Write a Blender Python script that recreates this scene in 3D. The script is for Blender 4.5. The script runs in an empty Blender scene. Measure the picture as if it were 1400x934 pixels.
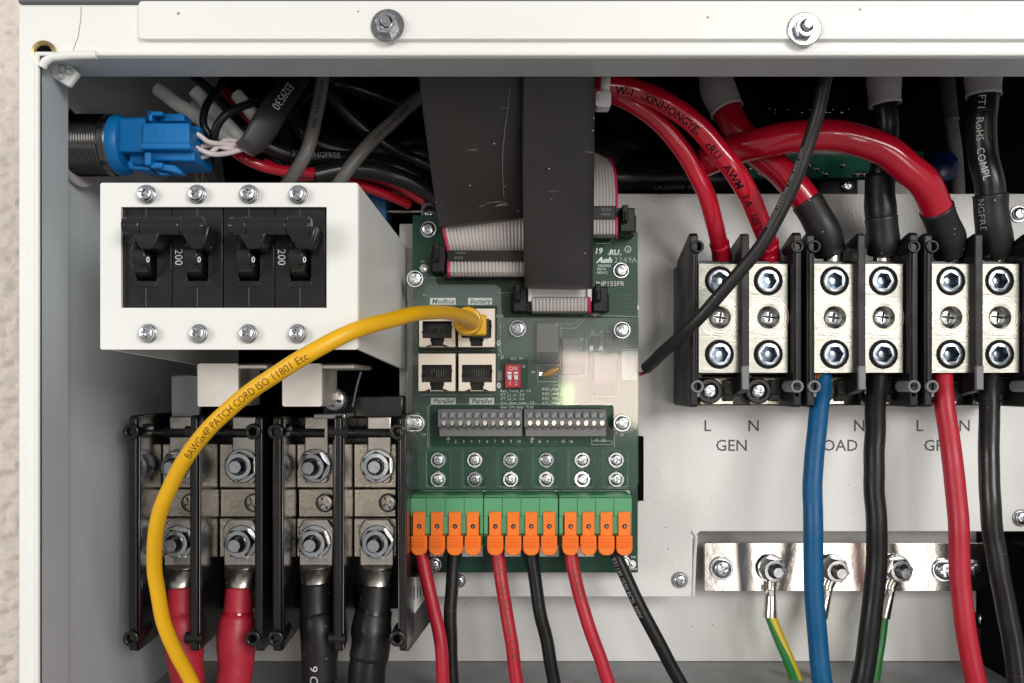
import bpy, bmesh, math, random
from mathutils import Vector, Matrix
from mathutils.geometry import tessellate_polygon
R = math.radians
rng = random.Random(7)
S = bpy.context.scene
COL = S.collection
# ---------------------------------------------------------------- camera, light, exposure
F, CX, CY = 1200.0, 700.0, 525.0          # focal length in photo pixels and the vanishing point of the depth lines
cam_d = bpy.data.cameras.new('camera'); cam = bpy.data.objects.new('camera', cam_d); COL.objects.link(cam)
cam_d.sensor_width = 36; cam_d.lens = 36*F/1400; cam_d.shift_y = (CY-467)/1400
cam_d.clip_start = .005; cam_d.clip_end = 100
cam.rotation_euler = (R(90), 0, 0); S.camera = cam
W = bpy.data.worlds.new('World'); S.world = W; W.use_nodes = True
W.node_tree.nodes['Background'].inputs[0].default_value = (.86, .85, .84, 1)
W.node_tree.nodes['Background'].inputs[1].default_value = .30
def area(name, loc, aim, sx, sy, power, col=(1, 1, 1)):
    d = bpy.data.lights.new(name, 'AREA'); d.shape = 'RECTANGLE'; d.size = sx; d.size_y = sy; d.energy = power; d.color = col
    o = bpy.data.objects.new(name, d); COL.objects.link(o); o.location = loc
    o.rotation_euler = (Vector(aim)-Vector(loc)).to_track_quat('-Z', 'Y').to_euler()
    return o
area('daylight_key', (1.15, -1.85, .72), (0, .4, 0), 1.15, .85, 32, (1, .985, .96))  # unseen key lamp standing in for daylight from upper right
area('low_fill', (1.02, -2.0, -.62), (.1, .4, 0), .62, .62, 3.6, (1, .96, .92))  # added fill lamp, brightens the earth bar's reflections from below
area('left_fill', (-2.1, -1.5, .4), (-.1, .4, 0), .9, 1.2, 27, (1, .98, .96))  # added fill lamp on the left, lifts the stucco and fronts
area('garden_window', (.49, -4.0, -.03), (.49, 0, -.03), .44, .40, 6.2, (1, .82, .72))
area('veil_lamp', (.0, -4.1, .36), (.0, 0, .36), 1.3, .42, 1.5, (.95, 1, .97))  # added lamp, puts a pale reflected veil on the clear shield
area('garden_window_leaves', (.30, -3.98, -.09), (.30, 0, -.09), .08, .17, .36, (.62, 1, .30))
area('garden_window_shrub', (.725, -3.97, -.10), (.725, 0, -.10), .05, .26, .5, (.85, 1, .30))
S.view_settings.view_transform = 'Standard'; S.view_settings.look = 'None'; S.view_settings.gamma = 1
S.view_settings.exposure = 0.25
S.cycles.max_bounces = 7; S.cycles.diffuse_bounces = 4; S.cycles.glossy_bounces = 4; S.cycles.transparent_max_bounces = 12
S.cycles.transmission_bounces = 4; S.cycles.caustics_reflective = False; S.cycles.caustics_refractive = False
S.cycles.use_denoising = True; S.cycles.sample_clamp_indirect = 6

# ---------------------------------------------------------------- materials
def mat(name, col, rough=.5, metal=0, bump=0, bscale=900, var=0, vscale=60, coat=0, dust=0, dscale=260, brushed=0, spec=.5, dustcol=(.5, .48, .45), scratch=0):
    m = bpy.data.materials.new(name); m.use_nodes = True
    nt = m.node_tree; N = nt.nodes; L = nt.links; b = N['Principled BSDF']
    b.inputs['Roughness'].default_value = rough; b.inputs['Metallic'].default_value = metal
    b.inputs['Specular IOR Level'].default_value = spec
    if coat: b.inputs['Coat Weight'].default_value = coat; b.inputs['Coat Roughness'].default_value = .06
    tc = N.new('ShaderNodeTexCoord'); co = tc.outputs['Object']
    c = None
    if var or dust or scratch:
        n = N.new('ShaderNodeTexNoise'); n.inputs['Scale'].default_value = vscale; n.inputs['Detail'].default_value = 5; L.new(co, n.inputs['Vector'])
        mx = N.new('ShaderNodeMix'); mx.data_type = 'RGBA'
        mx.inputs[6].default_value = (*[v*(1-var) for v in col], 1); mx.inputs[7].default_value = (*[min(1, v*(1+var)) for v in col], 1)
        L.new(n.outputs['Fac'], mx.inputs[0]); c = mx.outputs[2]
        rr = N.new('ShaderNodeMapRange'); rr.inputs['To Min'].default_value = max(.02, rough*.75); rr.inputs['To Max'].default_value = min(1, rough*1.3)
        rr.inputs['From Min'].default_value = .3; rr.inputs['From Max'].default_value = .7
        L.new(n.outputs['Fac'], rr.inputs['Value']); L.new(rr.outputs['Result'], b.inputs['Roughness'])
    def over(fac, colr):
        nonlocal c
        m2 = N.new('ShaderNodeMix'); m2.data_type = 'RGBA'; L.new(fac, m2.inputs[0]); L.new(c, m2.inputs[6]); m2.inputs[7].default_value = (*colr, 1); c = m2.outputs[2]
    if dust:
        v = N.new('ShaderNodeTexVoronoi'); v.inputs['Scale'].default_value = dscale; L.new(co, v.inputs['Vector'])
        lt = N.new('ShaderNodeMath'); lt.operation = 'LESS_THAN'; lt.inputs[1].default_value = .11*dust; L.new(v.outputs['Distance'], lt.inputs[0])
        wn = N.new('ShaderNodeSeparateColor'); L.new(v.outputs['Color'], wn.inputs[0])
        gt = N.new('ShaderNodeMath'); gt.operation = 'GREATER_THAN'; gt.inputs[1].default_value = .72; L.new(wn.outputs[0], gt.inputs[0])
        mu = N.new('ShaderNodeMath'); mu.operation = 'MULTIPLY'; L.new(lt.outputs[0], mu.inputs[0]); L.new(gt.outputs[0], mu.inputs[1])
        over(mu.outputs[0], dustcol)
    if scratch:
        mp = N.new('ShaderNodeMapping'); mp.inputs['Rotation'].default_value = (0, .5, .1); mp.inputs['Scale'].default_value = (14, 14, 160); L.new(co, mp.inputs[0])
        ns = N.new('ShaderNodeTexNoise'); ns.inputs['Scale'].default_value = 3; ns.inputs['Detail'].default_value = 2; L.new(mp.outputs[0], ns.inputs['Vector'])
        g = N.new('ShaderNodeMapRange'); g.inputs['From Min'].default_value = .70; g.inputs['From Max'].default_value = .78; g.inputs['To Max'].default_value = scratch
        L.new(ns.outputs['Fac'], g.inputs['Value']); over(g.outputs['Result'], dustcol)
    if c is None: b.inputs['Base Color'].default_value = (*col, 1)
    else: L.new(c, b.inputs['Base Color'])
    if bump or brushed:
        n = N.new('ShaderNodeTexNoise'); n.inputs['Detail'].default_value = 3
        if brushed:
            mp = N.new('ShaderNodeMapping'); mp.inputs['Scale'].default_value = (1, 1, 40) if brushed > 0 else (40, 1, 1)
            L.new(co, mp.inputs[0]); L.new(mp.outputs[0], n.inputs['Vector']); n.inputs['Scale'].default_value = 90
        else:
            L.new(co, n.inputs['Vector']); n.inputs['Scale'].default_value = bscale
        bp = N.new('ShaderNodeBump'); bp.inputs['Strength'].default_value = abs(brushed) or bump; bp.inputs['Distance'].default_value = .0004
        if brushed and c is not None:
            gm = N.new('ShaderNodeMapRange'); gm.inputs['From Min'].default_value = .35; gm.inputs['From Max'].default_value = .7; gm.inputs['To Max'].default_value = .5; L.new(n.outputs['Fac'], gm.inputs['Value']); over(gm.outputs['Result'], [v*.72 for v in col]); L.new(c, b.inputs['Base Color'])
        L.new(n.outputs['Fac'], bp.inputs['Height']); L.new(bp.outputs[0], b.inputs['Normal'])
    return m
M = {}
M['white'] = mat('white powder coat', (.80, .80, .765), .38, bump=.28, bscale=1100, var=.05, vscale=14, dust=.62, dscale=130, dustcol=(.28, .25, .22))
M['plate'] = mat('white plate paint', (.80, .79, .765), .30, bump=.36, bscale=800, var=.05, vscale=30, dust=.6, dscale=170, dustcol=(.30, .28, .25))
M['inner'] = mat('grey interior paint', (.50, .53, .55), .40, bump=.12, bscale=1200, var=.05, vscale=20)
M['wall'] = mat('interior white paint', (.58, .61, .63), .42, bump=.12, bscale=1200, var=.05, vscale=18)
M['floor'] = mat('grey floor paint', (.30, .30, .305), .45, bump=.1, bscale=900, var=.08)
M['dark'] = mat('dark interior', (.0045, .0045, .005), .9, spec=.03, var=.3, vscale=40)  # dark parts' own black, also painted shade inside the cabinet
M['top_strip'] = mat('dark hood paint', (.10, .10, .11), .5, bump=.1)
M['black'] = mat('black moulded plastic', (.011, .011, .0112), .27, spec=.4, var=.25, vscale=80, bump=.06, bscale=700, dust=.6, dscale=330)
M['blackgloss'] = mat('glossy black plastic', (.008, .007, .007), .24, var=.2, vscale=60, bump=.08, bscale=200, spec=.7)
M['blackbar'] = mat('worn black handle', (.012, .012, .0125), .20, spec=.6, var=.3, vscale=90)
M['blackmatte'] = mat('matte black plastic', (.0085, .0085, .009), .38, spec=.28, var=.2, vscale=70, bump=.15, bscale=1500, dust=.45, dscale=240)
M['sleeve'] = mat('black heat shrink', (.015, .0145, .0145), .42, spec=.4, var=.2, vscale=60, bump=.12, bscale=500, dust=.8, dscale=300)
M['flat'] = mat('flat ribbon sleeving', (.030, .027, .027), .40, spec=.45, var=.15, vscale=40, bump=.35, bscale=110, dust=.55, dscale=190, scratch=.30)
M['blackpvc'] = mat('black cable jacket', (.012, .012, .0125), .28, spec=.45, var=.25, vscale=50, bump=.10, bscale=300, dust=.5, dscale=330, scratch=.10)
M['redpvc'] = mat('red cable jacket', (.47, .007, .024), .16, var=.14, vscale=45, bump=.03, bscale=150, coat=.5, dust=.35, dscale=200, dustcol=(.3,.05,.06))
M['redmatte'] = mat('red thick jacket', (.44, .012, .030), .42, var=.18, vscale=50, bump=.15, bscale=300, scratch=.12, dustcol=(.25, .05, .05))
M['redsleeve'] = mat('red heat shrink', (.52, .026, .050), .45, var=.18, vscale=90, bump=.2, bscale=500)
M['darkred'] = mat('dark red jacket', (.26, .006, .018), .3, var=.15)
M['yellow'] = mat('yellow cord jacket', (.80, .425, .004), .36, var=.10, vscale=45, bump=.08, bscale=400, dust=.5, dscale=260, dustcol=(.35, .15, .01), scratch=.14)
M['yellowplug'] = mat('yellow plug boot', (.82, .45, .006), .32, var=.08, vscale=60)
M['blue'] = mat('blue cable jacket', (.002, .088, .22), .45, spec=.35, var=.18, vscale=60, bump=.12, bscale=350, scratch=.12, dustcol=(.02, .16, .35))
M['bluepl'] = mat('blue plastic', (.002, .14, .40), .36, spec=.35, var=.10, vscale=70, bump=.05)
M['navy'] = mat('navy disc coating', (.003, .007, .06), .25)
M['bluebox'] = mat('blue plastic box', (.02, .10, .26), .4, var=.1)
M['green'] = mat('green plug plastic', (.095, .33, .155), .40, var=.06, vscale=60, bump=.05)
M['orange'] = mat('orange lever plastic', (.88, .185, .010), .38, var=.05, vscale=80, bump=.05)
M['greycable'] = mat('grey cable jacket', (.17, .16, .155), .45, var=.15, vscale=80, dust=.5)
M['greysleeve'] = mat('grey white sleeve', (.44, .41, .41), .45, var=.10, vscale=60)
M['whitetube'] = mat('white tubing', (.88, .87, .86), .45, var=.08, vscale=60, bump=.08)
M['pinkwire'] = mat('pale pink wire', (.72, .62, .62), .4, var=.08)
M['nickel'] = mat('nickel plated bar', (.70, .65, .57), .2, 1, var=.06, vscale=30, bump=.05, bscale=160)
M['nickelb'] = mat('brushed tin block', (.64, .575, .49), .27, 1, var=.08, vscale=120, brushed=.30)
M['clamp'] = mat('brushed clamp metal', (.37, .36, .315), .34, 1, var=.12, vscale=50, brushed=.35)
M['strap'] = mat('satin strap', (.88, .82, .76), .48, 1, var=.05, vscale=60, bump=.06, bscale=700, dust=.6, dscale=330, dustcol=(.2, .15, .12))
M['nickelp'] = mat('satin nickel strap', (.72, .66, .61), .30, 1, var=.08, vscale=90, bump=.08, bscale=600)
M['chrome'] = mat('polished busbar', (.72, .66, .60), .13, 1, var=.04, vscale=25, bump=.09, bscale=260, dust=.5, dscale=240, dustcol=(.35, .3, .25))
M['zinc'] = mat('zinc screw', (.70, .72, .75), .20, 1, var=.12, vscale=3)
M['zincdark'] = mat('dark zinc', (.40, .40, .41), .25, 1, var=.1, vscale=4)
M['socketdark'] = mat('dark hex recess', (.15, .20, .26), .22, 1, var=.2, vscale=4)  # recess darker than its screw, shade put into the colour
M['barrel'] = mat('dark plated barrel', (.17, .165, .16), .2, 1, var=.1, vscale=60)
M['bluesteel'] = mat('blued socket steel', (.46, .49, .53), .22, 1, var=.15, vscale=4)
M['brass'] = mat('brass washer', (.55, .40, .18), .35, 1, var=.2, vscale=200)
M['copper'] = mat('copper strand', (.62, .25, .12), .3, 1)
M['gold'] = mat('gold contact', (.55, .42, .20), .3, 1)
M['pcb'] = mat('green solder mask', (.006, .058, .034), .28, spec=.35, var=.22, vscale=45, bump=.04, bscale=600, dust=.4, dscale=240)
M['pcblight'] = mat('copper pour under mask', (.010, .088, .050), .28)
M['deeppcb'] = mat('deep green board', (.012, .21, .125), .35, var=.3, vscale=90)
M['silk'] = mat('white silkscreen', (.82, .84, .82), .5)
M['silkdim'] = mat('thin silkscreen', (.34, .42, .38), .5)
M['labelw'] = mat('white printed label', (.90, .92, .90), .45, var=.05)
M['ink'] = mat('black print', (.008, .008, .009), .6, spec=.15)
M['inkgrey'] = mat('grey print', (.07, .07, .075), .5)
M['inkw'] = mat('white print', (.72, .72, .72), .5)
M['inkdim'] = mat('worn white print', (.30, .30, .31), .5)
M['inkbrown'] = mat('brown print', (.13, .045, .004), .5)
M['jack'] = mat('plated jack shell', (.80, .71, .60), .42, .35, var=.05, vscale=60)
M['reddip'] = mat('red switch body', (.60, .02, .035), .35)
M['greyterm'] = mat('grey terminal plastic', (.165, .168, .172), .38, var=.08, vscale=90)
M['relay'] = mat('relay case', (.085, .078, .076), .35, var=.15, vscale=60)
M['varistor'] = mat('orange varistor', (.60, .26, .02), .35)
M['scuff'] = mat('pale scuff', (.16, .15, .15), .6)
M['ribbon'] = mat('grey ribbon wire', (.52, .48, .46), .42, var=.05, vscale=90)
M['magenta'] = mat('red edge wire', (.55, .02, .10), .4)
M['tie'] = mat('white nylon', (.74, .75, .76), .4, var=.04)
M['yg_y'] = mat('yellow earth wire', (.75, .55, .02), .35)
M['yg_g'] = mat('green earth wire', (.03, .23, .05), .35)
M['acrylic_edge'] = mat('acrylic sawn edge', (.50, .56, .53), .3)
def stucco():
    m = mat('beige stucco', (.78, .70, .63), .9, var=.14, vscale=110)
    nt = m.node_tree; N = nt.nodes; L = nt.links
    tc = N.new('ShaderNodeTexCoord'); n = N.new('ShaderNodeTexNoise'); n.inputs['Scale'].default_value = 150; n.inputs['Detail'].default_value = 8; n.inputs['Roughness'].default_value = .7
    L.new(tc.outputs['Object'], n.inputs['Vector'])
    bp = N.new('ShaderNodeBump'); bp.inputs['Strength'].default_value = .6; bp.inputs['Distance'].default_value = .004
    L.new(n.outputs['Fac'], bp.inputs['Height']); L.new(bp.outputs[0], N['Principled BSDF'].inputs['Normal'])
    return m
M['stucco'] = stucco()
def acrylic():
    m = bpy.data.materials.new('clear acrylic'); m.use_nodes = True; nt = m.node_tree; N = nt.nodes; L = nt.links; N.clear()
    out = N.new('ShaderNodeOutputMaterial'); t = N.new('ShaderNodeBsdfTransparent'); t.inputs[0].default_value = (.985, .995, .99, 1)
    g = N.new('ShaderNodeBsdfGlossy'); g.inputs['Roughness'].default_value = .055
    fr = N.new('ShaderNodeFresnel'); fr.inputs['IOR'].default_value = 1.48
    tc = N.new('ShaderNodeTexCoord'); n = N.new('ShaderNodeTexNoise'); n.inputs['Scale'].default_value = 25; n.inputs['Detail'].default_value = 2; L.new(tc.outputs['Object'], n.inputs['Vector'])
    bp = N.new('ShaderNodeBump'); bp.inputs['Strength'].default_value = .12; bp.inputs['Distance'].default_value = .0006; L.new(n.outputs['Fac'], bp.inputs['Height']); L.new(bp.outputs[0], g.inputs['Normal'])
    mx = N.new('ShaderNodeMixShader'); L.new(fr.outputs[0], mx.inputs[0]); L.new(t.outputs[0], mx.inputs[1]); L.new(g.outputs[0], mx.inputs[2])
    d = N.new('ShaderNodeBsdfDiffuse'); d.inputs[0].default_value = (.8, .82, .8, 1)
    mx2 = N.new('ShaderNodeMixShader'); mx2.inputs[0].default_value = .009; L.new(mx.outputs[0], mx2.inputs[1]); L.new(d.outputs[0], mx2.inputs[2])
    L.new(mx2.outputs[0], out.inputs[0]); return m
M['acrylic'] = acrylic()

# ---------------------------------------------------------------- geometry helpers (millimetres; x right, y away from the camera, z up)
def P(x, y, z): return Vector(((x-CX)*z/F, z, (CY-y)*z/F))
def X(x, z): return (x-CX)*z/F
def Z(y, z): return (CY-y)*z/F
def mm(px, z): return px*z/F
ORIG = {}
class MB:
    def __init__(s): s.v = []; s.f = []; s.m = []
    def add(s, vs, fs, mi=0):
        o = len(s.v); s.v += [Vector(v) for v in vs]; s.f += [tuple(o+i for i in f) for f in fs]; s.m += [mi]*len(fs); return s
    def box(s, x0, x1, y0, y1, z0, z1, mi=0):
        return s.add([(x0, y0, z0), (x1, y0, z0), (x1, y1, z0), (x0, y1, z0), (x0, y0, z1), (x1, y0, z1), (x1, y1, z1), (x0, y1, z1)],
                     [(0, 3, 2, 1), (4, 5, 6, 7), (0, 1, 5, 4), (1, 2, 6, 5), (2, 3, 7, 6), (3, 0, 4, 7)], mi)
    def pbox(s, x0, y0, x1, y1, zf, zb, mi=0):         # photo rectangle seen at distance zf, straight back to zb
        return s.box(X(x0, zf), X(x1, zf), zf, zb, Z(y1, zf), Z(y0, zf), mi)
    def prism(s, loops, zf, zb, mi=0, side=None):      # outline(s) seen at distance zf, extra loops are holes
        if not isinstance(loops[0][0], (tuple, list)): loops = [loops]
        L3 = [[P(x, y, zf) for x, y in lp] for lp in loops]
        flat = [v for lp in L3 for v in lp]; n = len(flat)
        tris = tessellate_polygon([[Vector((v.x, v.z, 0)) for v in lp] for lp in L3])
        s.add(flat+[Vector((v.x, zb, v.z)) for v in flat], [t for t in tris]+[tuple(i+n for i in reversed(t)) for t in tris], mi)
        base = len(s.v)-2*n; k = 0
        for lp in L3:
            c = len(lp)
            for i in range(c):
                a, b = base+k+i, base+k+(i+1) % c
                s.f.append((a, b, b+n, a+n)); s.m.append(mi if side is None else side)
            k += c
        return s
    def xprism(s, x0, x1, prof, mi=0):                 # profile of (distance, height) run from x0 to x1
        n = len(prof); vs = [(x0, y, z) for y, z in prof]+[(x1, y, z) for y, z in prof]
        return s.add(vs, [tuple(range(n)), tuple(range(2*n-1, n-1, -1))]+[(i, (i+1) % n, n+(i+1) % n, n+i) for i in range(n)], mi)
    def loft(s, rings, closed=True, cap=True, mi=0):
        n = len(rings[0]); vs = [p for r in rings for p in r]; fs = []
        for k in range(len(rings)-1):
            for i in range(n if closed else n-1):
                j = (i+1) % n; fs.append((k*n+i, k*n+j, (k+1)*n+j, (k+1)*n+i))
        if cap and closed: fs += [tuple(range(n-1, -1, -1)), tuple((len(rings)-1)*n+i for i in range(n))]
        return s.add(vs, fs, mi)
    def lathe(s, c, axis, prof, n=24, mi=0, cap=True): # profile of (radius, height along axis)
        c = Vector(c); a = Vector(axis).normalized(); u = a.orthogonal().normalized(); w = a.cross(u)
        return s.loft([[c+a*h+(u*math.cos(t)+w*math.sin(t))*r for t in [2*math.pi*i/n for i in range(n)]] for r, h in prof], True, cap, mi)
    def tube(s, pts, r, n=18, mi=0, cap=True):
        rr = r if callable(r) else (lambda t: r); rings = []; L = len(pts); u = None
        for i, p in enumerate(pts):
            t = (pts[min(i+1, L-1)]-pts[max(i-1, 0)]).normalized()
            if u is None: u = t.orthogonal().normalized()
            u = (u-t*u.dot(t)).normalized(); w = t.cross(u); q = rr(i/(L-1))
            rings.append([p+(u*math.cos(a)+w*math.sin(a))*q for a in [2*math.pi*k/n for k in range(n)]])
        return s.loft(rings, True, cap, mi)
    def build(s, name, m, parent=None, bevel=0, seg=2, smooth=38, solid=0, kind=None, keep=False):
        me = bpy.data.meshes.new(name); o0 = ORIG.get(parent.name, Vector((0, 0, 0))) if parent else Vector((0, 0, 0))
        me.from_pydata([(v-o0)*.001 for v in s.v], [], s.f)
        ms = m if isinstance(m, (list, tuple)) else [m]
        for q in ms: me.materials.append(M[q] if isinstance(q, str) else q)
        if len(ms) > 1: me.polygons.foreach_set('material_index', s.m)
        if not keep:
            bm = bmesh.new(); bm.from_mesh(me); bmesh.ops.remove_doubles(bm, verts=bm.verts, dist=2e-6)
            bmesh.ops.recalc_face_normals(bm, faces=bm.faces); bm.to_mesh(me); bm.free()
        if smooth:
            me.shade_smooth(); me.set_sharp_from_angle(angle=R(smooth))
        ob = bpy.data.objects.new(name, me); COL.objects.link(ob)
        if parent: ob.parent = parent; ORIG[ob.name] = o0
        if solid:
            md = ob.modifiers.new('thickness', 'SOLIDIFY'); md.thickness = solid*.001; md.offset = 0
        if bevel:
            md = ob.modifiers.new('edges', 'BEVEL'); md.width = bevel*.001; md.segments = seg; md.limit_method = 'ANGLE'; md.angle_limit = R(42)
        if kind: ob['kind'] = kind
        return ob
def thing(name, label, cat, at=(0, 0, 0), group=None):
    o = bpy.data.objects.new(name, None); COL.objects.link(o); o.empty_display_size = .01
    o.location = Vector(at)*.001; ORIG[o.name] = Vector(at); o['label'] = label; o['category'] = cat
    if group: o['group'] = group
    return o
def copy_tree(o, dx=None, label=None, parent=None):
    c = o.copy(); COL.objects.link(c)
    if parent: c.parent = parent; ORIG[c.name] = ORIG.get(parent.name, Vector())
    else:
        c.location = o.location+Vector(dx)*.001; ORIG[c.name] = ORIG.get(o.name, Vector())+Vector(dx); c['label'] = label
    for ch in list(o.children): copy_tree(ch, parent=c)
    return c
def spline(pts, k=10):
    q = [pts[0]*2-pts[1]]+list(pts)+[pts[-1]*2-pts[-2]]; out = []
    for i in range(1, len(q)-2):
        a, b, c, d = q[i-1], q[i], q[i+1], q[i+2]
        for j in range(k):
            t = j/k
            out.append(.5*((2*b)+(c-a)*t+(2*a-5*b+4*c-d)*t*t+(3*b-a-3*c+d)*t**3))
    out.append(Vector(pts[-1])); return out
from mathutils import noise as _noise
def wobble(pts, amp, sc=18):
    q = rng.uniform(0, 99)
    return [p+amp*min(1, i/8, (len(pts)-1-i)/8)*_noise.noise_vector(p/sc+Vector((q, 0, 0))) for i, p in enumerate(pts)]
def path(*px, k=10): return spline([P(*p) for p in px], k)
def rrect(x0, y0, x1, y1, r, n=4):
    out = []
    for cx, cy, a in ((x1-r, y0+r, -90), (x1-r, y1-r, 0), (x0+r, y1-r, 90), (x0+r, y0+r, 180)):
        out += [(cx+r*math.cos(R(a+90*i/n)), cy+r*math.sin(R(a+90*i/n))) for i in range(n+1)]
    return out
def circ(x, y, r, n=20): return [(x+r*math.cos(2*math.pi*i/n), y+r*math.sin(2*math.pi*i/n)) for i in range(n)]
# ---- lettering
_tx = {}
def glyphs(t, bold=0, res=2, cut=False):
    key = (t, bold, cut)
    if key not in _tx:
        c = bpy.data.curves.new('lettering', 'FONT'); c.body = t; c.resolution_u = res; c.offset = bold
        o = bpy.data.objects.new('lettering', c); COL.objects.link(o); dg = bpy.context.evaluated_depsgraph_get()
        me = bpy.data.meshes.new_from_object(o.evaluated_get(dg))
        if cut:
            bm = bmesh.new(); bm.from_mesh(me)
            for q in range(1, 12): bmesh.ops.bisect_plane(bm, geom=bm.verts[:]+bm.edges[:]+bm.faces[:], plane_co=(0, -.18+q*.085, 0), plane_no=(0, 1, 0))
            bmesh.ops.triangulate(bm, faces=bm.faces); bm.to_mesh(me); bm.free()
        vs = [(v.co.x, v.co.y) for v in me.vertices]; fs = [tuple(p.vertices) for p in me.polygons]
        bpy.data.objects.remove(o); bpy.data.curves.remove(c); bpy.data.meshes.remove(me)
        _tx[key] = (vs, fs)
    return _tx[key]
CAP = max(y for x, y in glyphs('H')[0])
def text(mb, t, x, y, z, h, rot=0, shear=0, wide=1, bold=0, align=.5):   # flat print on a surface facing front; h = cap height in photo pixels
    vs, fs = glyphs(t, bold)
    if not vs: return mb
    k = mm(h, z)/CAP; w = max(v[0] for v in vs); ca, sa = math.cos(R(rot)), math.sin(R(rot)); c = P(x, y, z); out = []
    for a, b in vs:
        a, b = (a-w*align)*k*wide+shear*b*k, (b-CAP/2)*k
        out.append((c.x+a*ca-b*sa, c.y, c.z+a*sa+b*ca))
    return mb.add(out, fs)
def tubetext(mb, t, pts, r, s0, h, off=0, wide=1, bold=0, eps=.05, flat=False):        # print wrapped on a cable; s0 and h in millimetres, off = turn round the cable
    vs, fs = glyphs(t, bold, 2, True)
    d = [0]
    for a, b in zip(pts, pts[1:]): d.append(d[-1]+(b-a).length)
    k = h/CAP; out = []
    for a, b in vs:
        s = min(max(s0+a*k*wide, 0), d[-1]-1e-4); i = max(j for j in range(len(d)-1) if d[j] <= s)
        f = (s-d[i])/(d[i+1]-d[i]); p = pts[i].lerp(pts[i+1], f)
        t0 = (pts[i+1]-pts[max(i-1, 0)]).normalized(); t1 = (pts[min(i+2, len(pts)-1)]-pts[i]).normalized(); tt = t0.lerp(t1, f).normalized()
        n = -p.normalized(); n = (n-tt*n.dot(tt)).normalized(); up = n.cross(tt); q = r((s/d[-1])) if callable(r) else r
        ang = ((b-CAP/2)*k)/q+R(off)
        if flat: out.append(p+n*eps+up*(b-CAP/2)*k); continue
        out.append(p+(n*math.cos(ang)+up*math.sin(ang))*(q+eps))
    return mb.add(out, fs)
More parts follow.
